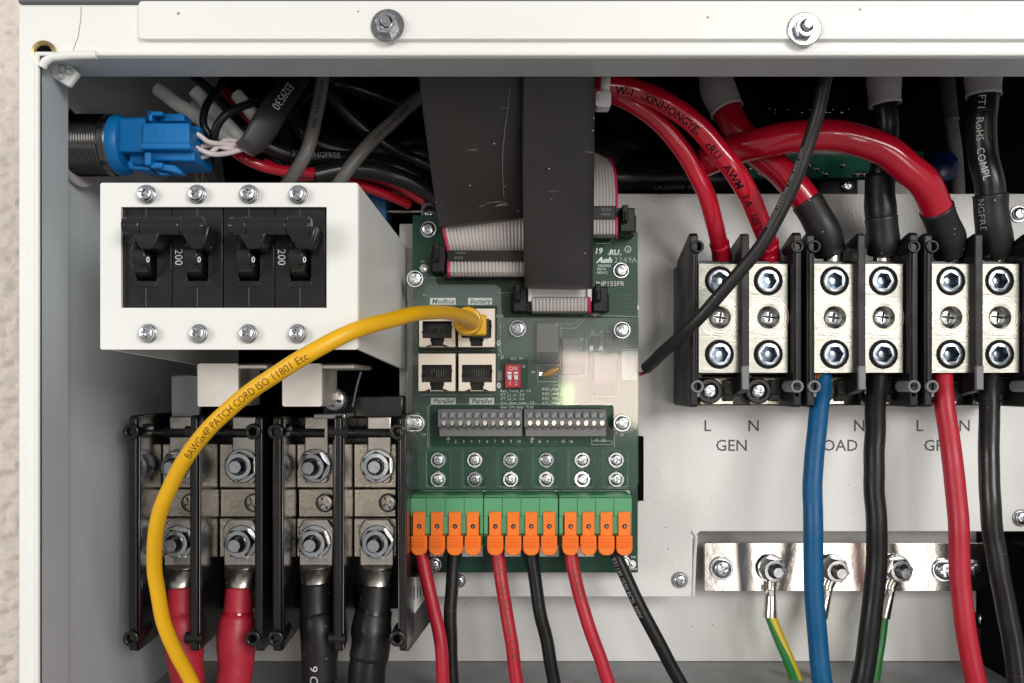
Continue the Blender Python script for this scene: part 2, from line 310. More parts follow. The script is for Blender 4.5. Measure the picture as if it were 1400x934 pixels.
# ---- fasteners: unit radius, axis towards the camera (-y); one mesh shared by all alike
_fast = {}
def _mesh(name, mb, m, smooth=35):
    o = mb.build(name, m, smooth=smooth); me = o.data; bpy.data.objects.remove(o)
    for v in me.vertices: v.co *= 1000
    return me
def _ring_prism(loops, y0, y1):
    mb = MB(); L3 = [[Vector((a, y1, b)) for a, b in lp] for lp in loops]; flat = [v for lp in L3 for v in lp]; n = len(flat)
    tr = tessellate_polygon([[Vector((v.x, v.z, 0)) for v in lp] for lp in L3]); mb.add(flat, tr)
    return mb, L3
def fastener(kind, m):
    key = (kind, m)
    if key in _fast: return _fast[key]
    mb = MB(); n = 24; ax = (0, -1, 0); o = (0, 0, 0)
    if kind in ('cross', 'combo'):
        rt = .72; w, l = .12, .50
        cross = [(w, w), (w, l), (-w, l), (-w, w), (-l, w), (-l, -w), (-w, -w), (-w, -l), (w, -l), (w, -w), (l, -w), (l, w)]
        if kind == 'combo': cross = [(w, w), (w, l), (-w, l), (-w, w), (-.69, w*.8), (-.69, -w*.8), (-w, -w), (-w, -l), (w, -l), (w, -w), (.69, -w*.8), (.69, w*.8)]
        circle = [(rt*math.cos(2*math.pi*i/n), rt*math.sin(2*math.pi*i/n)) for i in range(n)]
        mb.loft([[Vector((r*math.cos(2*math.pi*i/n), -h, r*math.sin(2*math.pi*i/n))) for i in range(n)] for r, h in ((1, 0), (1, .30), (.95, .43), (.86, .53), (rt, .60))], True, False)
        t2, L3 = _ring_prism([circle, cross], 0, -.60); mb.add(t2.v, t2.f)
        top = L3[1]; bot = [Vector((v.x*.55, -.16, v.z*.55)) for v in top]; mb.loft([top, bot], True, False); mb.add(bot, [tuple(range(12))])
    elif kind == 'socket':      # hex-socket set screw set into a bore
        hexa = [(.68*math.cos(R(60*i)), .68*math.sin(R(60*i))) for i in range(6)]; circle = [(.80*math.cos(2*math.pi*i/n), .80*math.sin(2*math.pi*i/n)) for i in range(n)]
        mb.loft([[Vector((r*math.cos(2*math.pi*i/n), -h, r*math.sin(2*math.pi*i/n))) for i in range(n)] for r, h in ((1.0, .10), (1.0, .02), (.93, -.06), (.92, .0), (.88, .09), (.80, .12))], True, False)
        t2, L3 = _ring_prism([circle, hexa], 0, -.12); mb.add(t2.v, t2.f)
        mb.loft([L3[1], [v+Vector((0, .08, 0)) for v in L3[1]]], True, False)
    elif kind == 'well':        # hexagonal recess
        top = [Vector((.685*math.cos(R(60*i)), -.06, .685*math.sin(R(60*i)))) for i in range(6)]; bot = [Vector((v.x*.95, .78, v.z*.95)) for v in top]; mb.loft([top, bot], True, False); mb.add(bot, [tuple(range(6))])
    elif kind == 'nut':         # hexagon nut with a threaded stud through it
        hx = lambda r, h: [Vector((r*math.cos(R(60*i)), -h, r*math.sin(R(60*i)))) for i in range(6)]
        rd = lambda r, h: [Vector((r*math.cos(R(10*i)), -h, r*math.sin(R(10*i)))) for i in range(36)]
        hex36 = lambda h, q=1: [Vector((q*.866/math.cos(R((10*i) % 60-30))*math.cos(R(10*i)), -h, q*.866/math.cos(R((10*i) % 60-30))*math.sin(R(10*i)))) for i in range(36)]
        mb.loft([hex36(0), hex36(.62), hex36(.70, .97), rd(.84, .78), rd(.60, .79), rd(.52, .72)], True, False)
    elif kind == 'stud':
        pr = [(.50, 0)]
        for i in range(7): pr += [(.50, .70+i*.13), (.45, .765+i*.13)]
        pr += [(.47, 1.62), (.40, 1.70)]
        mb.lathe(o, ax, pr, 20)
    elif kind == 'washer': mb.lathe(o, ax, [(1, 0), (1, .10), (.95, .14), (.5, .14)], 28)
    elif kind == 'annulus': mb.lathe(o, ax, [(1, -.3), (1, .05), (.80, .05), (.80, -.3)], 28, cap=False)
    elif kind == 'ring': mb.lathe(o, ax, [(1, 0), (1, .22), (.9, .3), (.66, .3), (.62, .24), (.62, -.3)], 24, cap=False)
    elif kind == 'bore': mb.lathe(o, ax, [(1, .01), (.97, .012), (.95, -.35), (0.01, -.35)], 28, cap=False)
    me = _mesh(kind, mb, m); _fast[key] = me; return me
def fast(kind, m, name, parent, x, y, z, r, rot=None, lift=0):
    """a shared fastener mesh seen at photo pixel x, y at distance z, radius r photo pixels"""
    o = bpy.data.objects.new(name, fastener(kind, m)); COL.objects.link(o)
    o.location = (P(x, y, z)-Vector((0, lift, 0))-ORIG[parent.name])*.001; o.scale = [mm(r, z)*.001]*3
    o.rotation_euler = (R(rng.uniform(-3, 3)), R(rng.uniform(0, 180) if rot is None else rot), R(rng.uniform(-3, 3))); o.parent = parent
    ORIG[o.name] = ORIG[parent.name]; return o
def sub(kind, m, name, part, r=1, lift=0):        # a sub-part riding on a fastener (unit space of that part)
    o = bpy.data.objects.new(name, fastener(kind, m)); COL.objects.link(o); o.parent = part; o.scale = (r,)*3; o.location = (0, -lift, 0); return o
def screw(parent, x, y, z, r, kind='cross', m='zinc', washer=0, rot=None, wm='zinc'):
    s = fast(kind, m, 'screw', parent, x, y, z, r, rot, lift=mm(r, z)*.2 if washer else 0)
    if washer: sub('washer', wm, 'washer', s, washer, -.2)
    return s
# ================================================================ SETTING
wl = MB(); nx, nz = 84, 330; wv = []
for j in range(nz+1):
    for i in range(nx+1):
        x, z = -300+i*1.52, -215+j*1.45; p = Vector((x, 0, z))
        wv.append((x, 482-3.6*_noise.noise(p/5.5)-2.2*abs(_noise.noise(p/11+Vector((9, 0, 4))))-1.9*_noise.noise(p/2.2), z))
wl.add(wv, [(j*(nx+1)+i, j*(nx+1)+i+1, (j+1)*(nx+1)+i+1, (j+1)*(nx+1)+i) for j in range(nz) for i in range(nx)])
wl.box(-700, -172.5, 490, 500, -600, 600)
wl.build('wall', 'stucco', kind='structure', smooth=60)

# ================================================================ CABINET
ZF, ZL, ZP, ZB = 310, 331, 430, 456          # frame face, back of the lip, mounting plate, lower back panel
cab = thing('electrical_cabinet', 'white painted steel cabinet box with open front, holding all the wiring gear', 'cabinet', P(700, 905, ZB))
xl, xl2 = X(53, ZF), X(25, ZF)+1.4
top = Z(77, ZF)
MB().prism([(25, 5), (1500, 5), (1500, 77.5), (53, 77.5), (53, 1100), (25, 1100)], ZF, ZF+3).build('front_frame', 'white', cab, bevel=1.0, seg=3)
MB().prism(rrect(189.5, 1.5, 1560, 53, 5), ZF-2.2, ZF+.5).build('header_strip', 'white', cab, bevel=.7)
MB().box(X(24.2, 309), X(1500, 300), ZF-1, ZF+2.8, Z(4.0, 309), Z(-60, 300)).build('top_strip', 'top_strip', cab, bevel=.6)  # dark grey strip along the top edge of the frame
# rolled lip round the opening
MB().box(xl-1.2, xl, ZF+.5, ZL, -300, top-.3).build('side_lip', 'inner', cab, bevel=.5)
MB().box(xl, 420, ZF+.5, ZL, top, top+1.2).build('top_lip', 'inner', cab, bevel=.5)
MB().tube([Vector((xl-.4, ZF-.2, z)) for z in (-300, top+1)], 1.0, 10).build('side_lip_edge', 'white', cab)
MB().tube([Vector((x, ZF-.2, top+.7)) for x in (xl-1, 420)], .8, 10).build('top_lip_edge', 'white', cab)
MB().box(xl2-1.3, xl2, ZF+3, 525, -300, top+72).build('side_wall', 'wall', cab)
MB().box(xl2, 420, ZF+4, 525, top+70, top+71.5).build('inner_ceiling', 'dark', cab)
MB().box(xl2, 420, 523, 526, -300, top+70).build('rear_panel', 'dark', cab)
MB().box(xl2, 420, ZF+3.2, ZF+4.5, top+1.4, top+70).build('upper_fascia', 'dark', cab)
fz = Z(905, ZB)
MB().box(xl2, 420, ZF+3, 523, fz-2, fz).build('cabinet_floor', 'floor', cab)
lp = MB().pbox(236, 690, 1335, 904.5, ZB, ZB+1.5); lp.build('lower_panel', 'plate', cab, bevel=.4)
MB().box(X(1341, 452), 420, 380, 452, fz+.5, Z(728, 452)).build('side_void', 'dark', cab)  # black box added as the shade of an open void
# folded corner of the lip and its weld
g = MB(); g.prism([(60, 88), (78, 76), (108, 99), (93, 119), (70, 104)], ZF+9, ZF+12); g.build('corner_gusset', 'white', cab, bevel=1.0, seg=3)
wb = MB()
for i, (x, y, r) in enumerate(((62, 84, 8), (70, 90, 9), (80, 84, 9), (88, 96, 8), (66, 78, 6), (97, 100, 7), (86, 106, 7))):
    wb.lathe(P(x, y, ZF+10), (0, -1, 0), [(mm(r*q, ZF), h) for q, h in ((1, -3), (.97, -1), (.8, 1.2), (.45, 2.5), (.05, 3))], 14)
wb.build('weld_bead', 'inner', cab)
MB().lathe(P(60, 73, ZF), (0, -1, 0), [(mm(17, ZF), 0), (mm(17, ZF), .5), (mm(12.5, ZF), .7), (mm(11, ZF), .2), (mm(10, ZF), -.2)], 30, cap=False).build('brass_grommet', 'brass', cab)
MB().lathe(P(60, 74, ZF), (0, -1, 0), [(mm(12, ZF), .12), (.01, .12)], 24, cap=False).build('bolt_hole', 'dark', cab)
MB().tube([P(58, 92, ZF-.8), P(62, 84, ZF-1), P(72, 78, ZF-1.1), P(100, 75.5, ZF-.9), P(132, 75, ZF-.4)], 1.5, 10).build('lip_weld', 'white', cab)
MB().tube([P(111, 9, ZF-.02), P(110.5, 26, ZF-.02), P(107, 50, ZF-.02), P(100, 69, ZF-.02)], .11, 6).build('sealant_seam', 'greycable', cab)
for x, y in ((530, 36), (1099, 41)):
    b = fast('nut', 'zinc', 'bolt', cab, x, y, ZF-2.3, 15.5, 12, .7); sub('stud', 'zinc', 'stud', b, .82, -.1); sub('washer', 'zincdark', 'washer', b, 1.48, -.16)
# mounting plate with everything screwed on it
mp = MB().prism([(576, 265), (1480, 265), (1480, 726.5), (957, 726.5), (947, 737), (947, 816), (546, 816), (546, 306), (576, 306)], ZP, ZP+1.5)
mp.box(X(546, ZP), X(946, ZP), ZP+1, ZP+11, Z(816, ZP), Z(814.5, ZP)); mp.box(X(958, ZP), X(1480, ZP), ZP+1, ZP+11, Z(726.5, ZP), Z(725, ZP))
mpo = mp.build('mounting_plate', 'plate', cab, bevel=.5)
MB().tube([P(946.5, 726, ZP-.6), P(952, 733, ZP-.8), P(950, 760, ZP-.5), P(948, 815, ZP-.5)], .8, 8).build('bent_corner', 'plate', mpo)
for t, x, y in (('L', 967, 582), ('N', 1029.5, 582), ('GEN', 999.5, 609), ('L', 1112, 582), ('N', 1174, 582), ('LOAD', 1143, 609), ('L', 1257, 582), ('N', 1318, 582), ('GRID', 1288, 609)):
    lt = MB(); text(lt, t, x, y, ZP-.06, 15, wide=1.0, bold=.006); lt.build('lettering', 'inkgrey', mpo, smooth=0, keep=True)
for x, y, r in ((929, 793, 10.5), (1392, 293, 11), (1396, 708, 11), (627.5, 794, 9), (587, 291, 9), (1396, 620, 3)): 
    if r > 5: screw(mpo, x, y, ZP-.3, r*.82, washer=1.28, wm='zincdark')
s = screw(cab, 1345, 846, ZB-.3, 9.5, washer=1.55, wm='blackmatte')
# dark gear deep behind the plate
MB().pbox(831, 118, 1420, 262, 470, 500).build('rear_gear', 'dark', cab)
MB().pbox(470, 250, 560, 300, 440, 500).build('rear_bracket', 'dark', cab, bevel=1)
MB().pbox(520, 287, 577, 291, 431, 437).build('edge_strip', 'nickelp', cab, bevel=.4)

dpc = thing('deep_circuit_board', 'green circuit board with soldered joints, deep in the dark behind the thick red arch cable', 'circuit board', P(1170, 246, 452))
MB().pbox(960, 207, 1263, 243, 452, 456).build('board', 'deeppcb', dpc)
MB().pbox(1070, 206, 1183, 210, 447, 452).build('metal_rail', 'tie', dpc, bevel=.3)  # shiny rail coloured white in place of the light it reflects
MB().pbox(1172, 246, 1252, 266, 446, 448).build('mounting_tab', 'plate', dpc, bevel=.3)
for i in range(22):
    x = 972+i*13+rng.uniform(-3, 3); y = rng.choice((231, 238, 226))
    if rng.random() < .8: MB().lathe(P(x, y, 452), (0, -1, 0), [(2.0, 0), (1.7, .8), (.8, 1.8), (.05, 2.1)], 10).build('solder_joint', 'zinc', dpc)
MB().pbox(1120, 246, 1172, 268, 445, 455).build('screw_block', 'blackmatte', dpc, bevel=.5)
screw(dpc, 1157, 254, 444.5, 8)
for i in range(14): MB().lathe(P(rng.uniform(1050, 1165), rng.choice((150, 154, 149)), 470), (0, -1, 0), [(.7, 0), (.3, .7), (.03, .8)], 8).build('solder_joint', 'zinc', dpc)

# ================================================================ BREAKERS UNDER A WHITE COVER
ZC = 292
cov = thing('breaker_cover', 'white sheet metal cover with eight screws framing the two black circuit breakers', 'cover', P(312, 478, ZC))
c = MB(); c.prism([rrect(137, 250, 489, 478, 3), [(165.5, 283), (446.5, 283), (446.5, 421), (165.5, 421)]], ZC, ZC+1.5); c.build('front_panel', 'white', cov, bevel=.35)
x0, x1, yt, yb = X(137, ZC), X(489, ZC), Z(250, ZC), Z(478, ZC); dpt = 436
MB().xprism(x1-1.2, x1+.01, [(ZC+.6, yt-.8), (dpt, yt-.8), (dpt, yb-5.5), (ZC+.6, yb+.3)]).build('side_panel', 'white', cov, bevel=.3)
MB().xprism(x0, x0+1.2, [(ZC+.6, yt-.8), (dpt, yt-.8), (dpt, yb-5.5), (ZC+.6, yb+.3)]).build('side_panel', 'white', cov, bevel=.3)
MB().box(x0, x1, ZC+.6, dpt, yt-1.3, yt-.05).build('top_panel', 'white', cov, bevel=.3)
MB().tube([Vector((x1-1.3, ZC+1.6, z)) for z in (yb+.6, yt-.8)], 1.6, 14).build('rounded_edge', 'white', cov)
for x, y in ((202, 267), (271, 267), (342, 267), (409, 267.5), (204, 457), (273, 457.5), (340.5, 457.5), (408, 457.5)):
    s = fast('combo', 'zinc', 'screw', cov, x-1, y-1, ZC-.1, 10.8, rng.uniform(0, 90), 1.2); sub('washer', 'zinc', 'washer', s, 1.22, -.40); sub('washer', 'zincdark', 'spring_washer', s, 1.06, -.2)
for x in (320, 447): MB().lathe(Vector((X(x, 300), 300, yt)), (0, 0, 1), [(3, 0), (2.9, .9), (2, 1.6), (.1, 1.8)], 16).build('rivet', 'zinc', cov)

def breaker(label):
    z = ZC+1.8
    t = thing('circuit_breaker', label, 'circuit breaker', P(235, 421, z), 'circuit breakers behind the white cover')
    for a, b in ((165, 234.6), (235.4, 304.3)):
        m_ = (a+b)/2-.2; sl = (m_-13.5, 322, m_+14.5, 386)
        q = MB(); q.prism([[(a, 280), (b, 280), (b, 424), (a, 424)], [(sl[0], sl[1]), (sl[2], sl[1]), (sl[2], sl[3]), (sl[0], sl[3])]], z, z+8)
        q.pbox(a, 280, b, 424, z+8.05, z+40); q.build('body', 'black', t, bevel=.25)
        w = MB(); w.pbox(sl[0]-1, sl[3]-2, sl[2]+1, sl[3]+7, z-.25, z+1); w.build('slot_sill', 'black', t, bevel=.2)
        for ya, yb_ in ((284, 297), (390, 419)): MB().pbox(m_-.5, ya, m_+.5, yb_, z-.06, z+.5).build('seam', 'inkgrey', t)
        MB().pbox(a+.5, 415.5, b-.5, 416.3, z-.05, z+.5).build('seam', 'blackgloss', t)
        # round lever drum in the slot with its arm up to the tie bar
        d = MB(); cz = Z(353, z); prof = [(z+4+11*math.cos(R(v)), cz+7.2*math.sin(R(v))) for v in range(100, 261, 16)]
        d.xprism(X(m_-9.5, z), X(m_+10.5, z), prof); lev = d.build('toggle', 'blackgloss', t, bevel=.4)
        arm = MB(); arm.xprism(X(m_-8, z), X(m_+8, z), [(z-5.5, cz+4.5), (z-8, Z(315, z)), (z-2, Z(306, z)), (z+3, cz+5), (z+2, cz)]); arm.build('toggle_arm', 'black', lev, bevel=.5)
        n_ = MB(); text(n_, '0', m_+2.5, 355, z-7.05, 7.6, bold=.012, wide=.9); n_.build('zero_mark', 'inkw', lev, smooth=0, keep=True)
        n_ = MB(); n_.pbox(m_-6, 363, m_+5, 364.2, z-6.3, z-5.5).build('grip_line', 'black', lev)
    hz = z-9.5
    bar = MB(); cy = Z(309.5, hz)
    def seg(xa, xb, r, zz=0): bar.loft([[Vector((X(xx, hz), hz+r*.82*math.cos(a)+zz, cy+r*math.sin(a))) for a in [2*math.pi*k/10 for k in range(10)]] for xx in (xa, xb)])
    seg(172.5, 194, mm(13.2, hz)); seg(192.6, 248, mm(12.2, hz)); seg(247.6, 279, mm(13.4, hz)); tb = bar.build('tie_bar', 'blackbar', t, bevel=.5)
    for xe in (172.5, 279): MB().lathe(Vector((X(xe, hz), hz, cy)), (1, 0, 0), [(mm(12, hz), -.5), (mm(11, hz), .6), (mm(5, hz), .9), (.1, .9)], 16).build('bar_cap', 'blackbar', tb)
    for xa, xb, sk in ((183, 212, 8), (251, 279, 2)):
        MB().prism([(xa-8, 309), (xb+8, 309), (xb+4, 326), (xb-2, 340), (xa+9, 340), (xa+2, 328)], hz-1, z-2).build('tie_lug', 'black', tb, bevel=.5)
    n_ = MB(); text(n_, '200', 244.5, 351.5, z-.08, 10.5, rot=-90, wide=.98); n_.build('rating', 'inkw', t, smooth=0, keep=True)
    return t
br = breaker('black two-pole circuit breaker marked 200, beside the left edge of the white cover window')
copy_tree(br, (X(305, ZC+1.8)-X(165, ZC+1.8)+.15, 0, 0), 'black two-pole circuit breaker marked 200, nearest the green circuit board')

# nickel straps below the breakers
zs = 352
def strap(label, a, b, hook, yt=497):
    t = thing('busbar_strap', label, 'busbar', P(a, 557, zs), 'nickel busbar straps below the breakers')
    MB().prism(rrect(a, yt, b, 556, 3), zs, zs+3).build('front_plate', 'strap', t, bevel=.8, seg=3)
    q = MB(); yy = Z(yt, zs); q.box(X(a-2, zs), X(hook, zs), zs+.5, zs+42, yy-2.2, yy-.1); q.build('top_flange', 'strap', t, bevel=.8, seg=3)
    MB().box(X(b, zs)-2.5, X(b, zs)+.2, zs+1, zs+30, Z(556, zs), yy-2.3).build('side_flange', 'strap', t, bevel=.6)
    return t
strap('nickel busbar strap below the breakers, nearest the cabinet side wall', 270, 326, 365)
strap('nickel busbar strap below the breakers, partly behind the yellow cord, beside the big screw', 386, 440, 485)
br_ = thing('mounting_bracket', 'dark metal bracket with a large shiny screw below the breaker cover', 'bracket', P(440, 575, 400))
MB().pbox(232, 512, 275, 572, 402, 430).build('plate', 'zincdark', br_, bevel=1)
MB().pbox(440, 500, 490, 560, 412, 420).build('plate', 'dark', br_, bevel=1)
MB().pbox(440, 541, 552, 572, 404, 412).build('cross_bar', 'blackgloss', br_, bevel=1)
MB().pbox(429, 566, 472, 573, 380, 400).build('knurled_strip', 'zincdark', br_, bevel=.4)
s = fast('combo', 'zincdark', 'screw', br_, 458, 547, 385, 17, 10); sub('washer', 'zincdark', 'washer', s, .95, -.3)
MB().tube(path((494, 508, 400), (488, 528, 402), (482, 556, 404)), .6, 8).build('support_wire', 'zincdark', br_)
MB().tube(path((362, 500, 398), (372, 505, 396), (384, 498, 394)), 3.2, 10).build('support_tube', 'blackgloss', br_)

# ================================================================ BATTERY TERMINAL BLOCKS (left)
ZT = 375
def fin(mb, xa, xb, yt_, yb_, zf, zb, slant, cut=0):
    mb.xprism(X(xa, zf), X(xb, zf), [(zf, Z(yt_+4, zf)), (zf+2, Z(yt_, zf)), (zb, Z(yt_, zf)-cut), (zb, Z(yb_, zf)+slant), (zf+3, Z(yb_, zf)), (zf, Z(yb_-4, zf))])
def battery_block(label):
    t = thing('battery_terminal_block', label, 'terminal block', P(265, 893, ZT), 'battery terminal blocks on the lower left')
    q = MB(); q.box(X(171, ZT), X(361, ZT)+2, 418, 432, Z(868, ZT), Z(575, ZT)); q.build('base', 'blackgloss', t, bevel=.6)
    for i, (xa, xb) in enumerate(((176, 187), (260, 270), (349, 359))):
        d = MB(); fin(d, xa, xb, 568, 893, ZT, 428, 2)
        d.box(X(xa-3, ZT), X(xa, ZT)+.2, ZT+2, ZT+9, Z(880, ZT), Z(600, ZT))
        if i < 2: d.box(X(xb, ZT)-.2, X(xb+3, ZT), ZT+1.2, ZT+4, Z(890, ZT), Z(572, ZT))
        dv = d.build('divider', 'blackgloss', t, bevel=.9, seg=3)
        for y in (590, 872):
            e = MB()
            if i != 1:
                xe = xb-6 if i == 0 else xa-2
                e.lathe(P(xe, y, ZT), (0, -1, 0), [(mm(11, ZT), -14), (mm(11, ZT), 1.6), (mm(10, ZT), 2.1), (mm(6, ZT), 2.1), (mm(5.5, ZT), 1.6), (mm(5.5, ZT), -8), (.05, -8)], 22)
            else:
                e.tube([P(xa-6, y, ZT+2), P(xb+7, y+1, ZT+2)], mm(8, ZT), 14)
            e.build('eyelet', 'blackgloss', dv, bevel=.2)
    for xa, xb in ((178, 263), (263, 352)):
        MB().tube([P(xa+6, 592, ZT+26), P(xb-2, 592, ZT+26)], 2.6, 14).build('cross_rod', 'blackgloss', t)
    for k, xa in enumerate((222, 308)):
        zt = 402; u = MB(); u.pbox(xa-8*k, 607, xa+50, 667, zt, 425); u.build('upper_bar', 'nickelb', t, bevel=.4)
        u = MB(); u.pbox(xa+3-10*k, 668.5, xa+50, 707, zt+1.5, 425); mid = u.build('middle_block', 'nickelb', t, bevel=.4)
        u = MB(); u.pbox(xa-8*k, 708.5, xa+50, 762, zt, 425); u.build('lower_bar', 'nickelb', t, bevel=.4)
        u = MB(); u.prism([(xa+9, 570), (xa+42, 570), (xa+42, 657), (xa+38, 661), (xa+30, 661), (xa+29, 655), (xa+24, 655), (xa+23, 661), (xa+12, 661), (xa+9, 657)], zt-2.5, zt-.2)
        u.build('strap', 'nickelp', t, bevel=.6)
        s = screw(t, xa+40, 687, zt+1.2, 13, 'combo', 'nickelp', rot=62)
        sx = xa+22
        for y in (637, 741):
            n_ = fast('nut', 'zinc', 'nut', t, sx, y, zt-4.2, 20.5, rng.uniform(0, 60)); sub('washer', 'zinc', 'washer', n_, 1.13, -.14); sub('stud', 'zinc', 'stud', n_, .98, -.15)
    return t
bb = battery_block('black battery terminal block with nickel studs, holding the thick red cables')
copy_tree(bb, (X(373, ZT)-X(176, ZT), 0, 0), 'black battery terminal block with nickel studs, holding the thick black cables')
def battery_cable(label, x, m, sm, spec, pm, txt=None, txt2=None):
    """spec: centre line (x, y, distance, radius px) of the sleeve top, sleeve foot, jacket"""
    t = thing('battery_cable', label, 'cable', P(x, 934, 392), 'thick battery cables with crimped lugs')
    zt = 398.3; u = MB()
    u.prism([[(x-24, 722), (x-17, 711), (x+17, 711), (x+24, 722), (x+23, 774), (x-23, 774)]], zt, zt+2); u.build('lug', 'nickelp', t, bevel=.5)
    u = MB(); rr = lambda cx, y, z, rx, ry: [P(cx, y, z)+Vector((rx*math.cos(a), ry*math.sin(a), 0)) for a in [2*math.pi*k/18 for k in range(18)]]
    u.loft([rr(x, 772, zt+1, 7.6, 1.1), rr(x, 782, zt, 7.2, 3.0), rr(x, 796, zt-1, 6.6, 5.6), rr(x, 812, zt-1, 6.4, 6.2)], cap=False); u.build('lug_barrel', 'nickelp', t, solid=.6)
    u = MB(); text(u, txt2 or 'SC50-10', x+3, 766, zt-.06, 5.5, wide=.9); u.build('stamp', 'zincdark', t, smooth=0, keep=True)
    MB().lathe(P(x, 808, zt-1), (0, 0, 1), [(5.8, 0), (5.6, .6), (3, 1.2), (.1, 1.4)], 14).build('conductor', 'copper', t)
    pts = wobble(path(*[(a, b, c) for a, b, c, r in spec]), .7, 14); n_ = len(spec)-1; rs = [mm(r, c) for a, b, c, r in spec]
    def rad(q): i = min(int(q*n_), n_-1); f = q*n_-i; f = f*f*(3-2*f); return rs[i]*(1-f)+rs[i+1]*f
    MB().tube(pts[:len(pts)-10], rad, 26, cap=False).build('heat_shrink', sm, t, solid=.8)
    MB().tube([p for p in pts[10:]], lambda q: rs[-1], 26).build('jacket', m, t)
    if txt:
        u = MB(); tubetext(u, txt[0], pts, rad, txt[1], txt[2], txt[3]); u.build('print', pm, t, smooth=0, keep=True)
    return t
battery_cable('thick red battery cable in red heat shrink, passing behind the yellow cord', 247, 'redpvc', 'redsleeve', [(249, 803, 396, 18), (250, 840, 394, 20), (252, 864, 392, 23.5), (253, 909, 391, 25), (257, 935, 391, 21.5), (262, 990, 391, 21.5)], 'ink', ('PLF1 S', 2, 3.3, 12))
battery_cable('thick red battery cable in red heat shrink, clear of the yellow cord', 329, 'redpvc', 'redsleeve', [(327, 804, 396, 17), (326, 838, 394, 18), (323, 862, 392, 23), (322, 908, 391, 24.5), (319, 935, 391, 22), (318, 990, 391, 22)], 'ink')
battery_cable('thick black battery cable with white print, right beside a red one', 432, 'blackpvc', 'sleeve', [(432, 798, 396, 20), (433, 840, 394, 21), (435, 858, 392, 24), (436, 899, 391, 25), (437, 930, 391, 23), (438, 1000, 391, 23)], 'inkw', ('9 COMP 2000V', 34, 3.4, -18))
battery_cable('thick black battery cable leaning sideways, beside the last terminal divider', 515, 'blackpvc', 'sleeve', [(514, 801, 396, 20.5), (512, 835, 394, 21.5), (509, 856, 392, 25), (507, 877, 391, 26.5), (504, 900, 391, 25.5), (496, 1000, 391, 25.5)], 'inkw')
# shield plate with a white sticker beside the last divider
sp = thing('side_shield', 'grey plate with a pale sticker standing beside the right end of the battery terminals', 'plate', P(572, 893, 400))
MB().prism([(557, 800), (592, 760), (592, 845), (557, 893)], 405, 409).build('panel', 'relay', sp, bevel=.5)
MB().prism([(560, 795), (564, 789), (582, 789), (584, 795), (584, 815), (560, 848)], 404.6, 404.9).build('sticker', 'labelw', sp)
for i in range(5): MB().pbox(562+i*4, 800+i, 563.2+i*4, 822-i*2, 404.4, 404.55).build('sticker_print', 'inkgrey', sp)
# ================================================================ CIRCUIT BOARD
ZQ = 415
pcb = thing('circuit_board', 'green circuit board with four network jacks and white lettering', 'circuit board', P(718, 783, ZQ))
bo = MB().prism([(564, 294), (840, 294), (840, 317), (872, 317), (872, 783), (564, 783)], ZQ, ZQ+1.6).build('board', 'pcb', pcb, bevel=.2)
for x, y in ((575, 305), (866, 700), (700, 700), (575, 690), (866, 420), (590, 770), (866, 776)):
    MB().lathe(P(x, y, ZQ+1.6), (0, 1, 0), [(2.6, 0), (2.6, 13.6)], 6).build('standoff', 'zinc', pcb)
# traces and silkscreen outlines
tr = MB()
def line(mb, pts, w=.9, z=ZQ-.04):
    for (xa, ya), (xb, yb) in zip(pts, pts[1:]):
        dx, dy = xb-xa, yb-ya; l = math.hypot(dx, dy); nx, ny = -dy/l*w/2, dx/l*w/2
        mb.add([P(xa+nx, ya+ny, z), P(xb+nx, yb+ny, z), P(xb-nx, yb-ny, z), P(xa-nx, ya-ny, z)], [(0, 1, 2, 3)])
for i in range(7): line(tr, [(842, 404+i*5.3), (871, 404+i*5.3)], .7)
for i in range(6): line(tr, [(836, 572+i*4), (848, 572+i*4)], .8)
for i in range(3): line(tr, [(668+i*5, 412), (678+i*5, 401+i*2), (695, 401+i*2)], .8)
for i in range(5): line(tr, [(614+i*4, 384), (614+i*4, 418)], .7)
for i in range(4): line(tr, [(700, 600+i*7), (760, 600+i*7)], .5)
tr.build('trace', 'pcblight', pcb, smooth=0, keep=True)
for a in range(6):      # bracket outlines over the plug connectors
    xa, xb = 576.5+a*47.6, 622+a*47.6; s_ = MB(); line(s_, [(xa, 681), (xa, 671.5), (xb, 671.5), (xb, 681)], 1.6); s_.build('bracket_line', 'silk', pcb, smooth=0, keep=True)
for a in range(6): MB().pbox(581+a*48.6, 616, 616+a*48.6, 667, ZQ-.05, ZQ+.3).build('copper_pad', 'pcblight', pcb)
s_ = MB()
for pts in ([(585, 613), (585, 556), (590, 552.5), (839, 552.5)], [(840, 596), (840, 612)], [(684, 442), (684, 480)], [(681, 478), (686, 482), (681, 486)], [(580, 481), (632, 481), (636, 479), (676, 479)],
            [(763, 443), (783, 443), (806, 429)], [(763, 449), (786, 449), (808, 428)], [(807, 458), (822, 458), (822, 478), (807, 478), (807, 458)], [(824, 458), (824, 478)], [(830, 458), (836, 458), (836, 468), (830, 468), (830, 458)],
            [(735, 500), (735, 522), (762, 522)], [(809, 603), (837, 603), (837, 608), (809, 608), (809, 598)], [(840, 296), (840, 325), (833, 333), (815, 333)], [(836, 322), (836, 330)],
            [(560+10, 380), (612, 380)], [(700, 427), (871, 433)], [(681, 400), (720, 400)], [(851, 478), (872, 478), (872, 518), (866, 518)], [(857, 494), (872, 494)], [(857, 510), (872, 510)], [(575, 540), (626, 540)], [(633, 540), (672, 540)]):
    line(s_, pts, .9)
s_.build('outline_print', 'silkdim', pcb, smooth=0, keep=True)
t_ = MB()
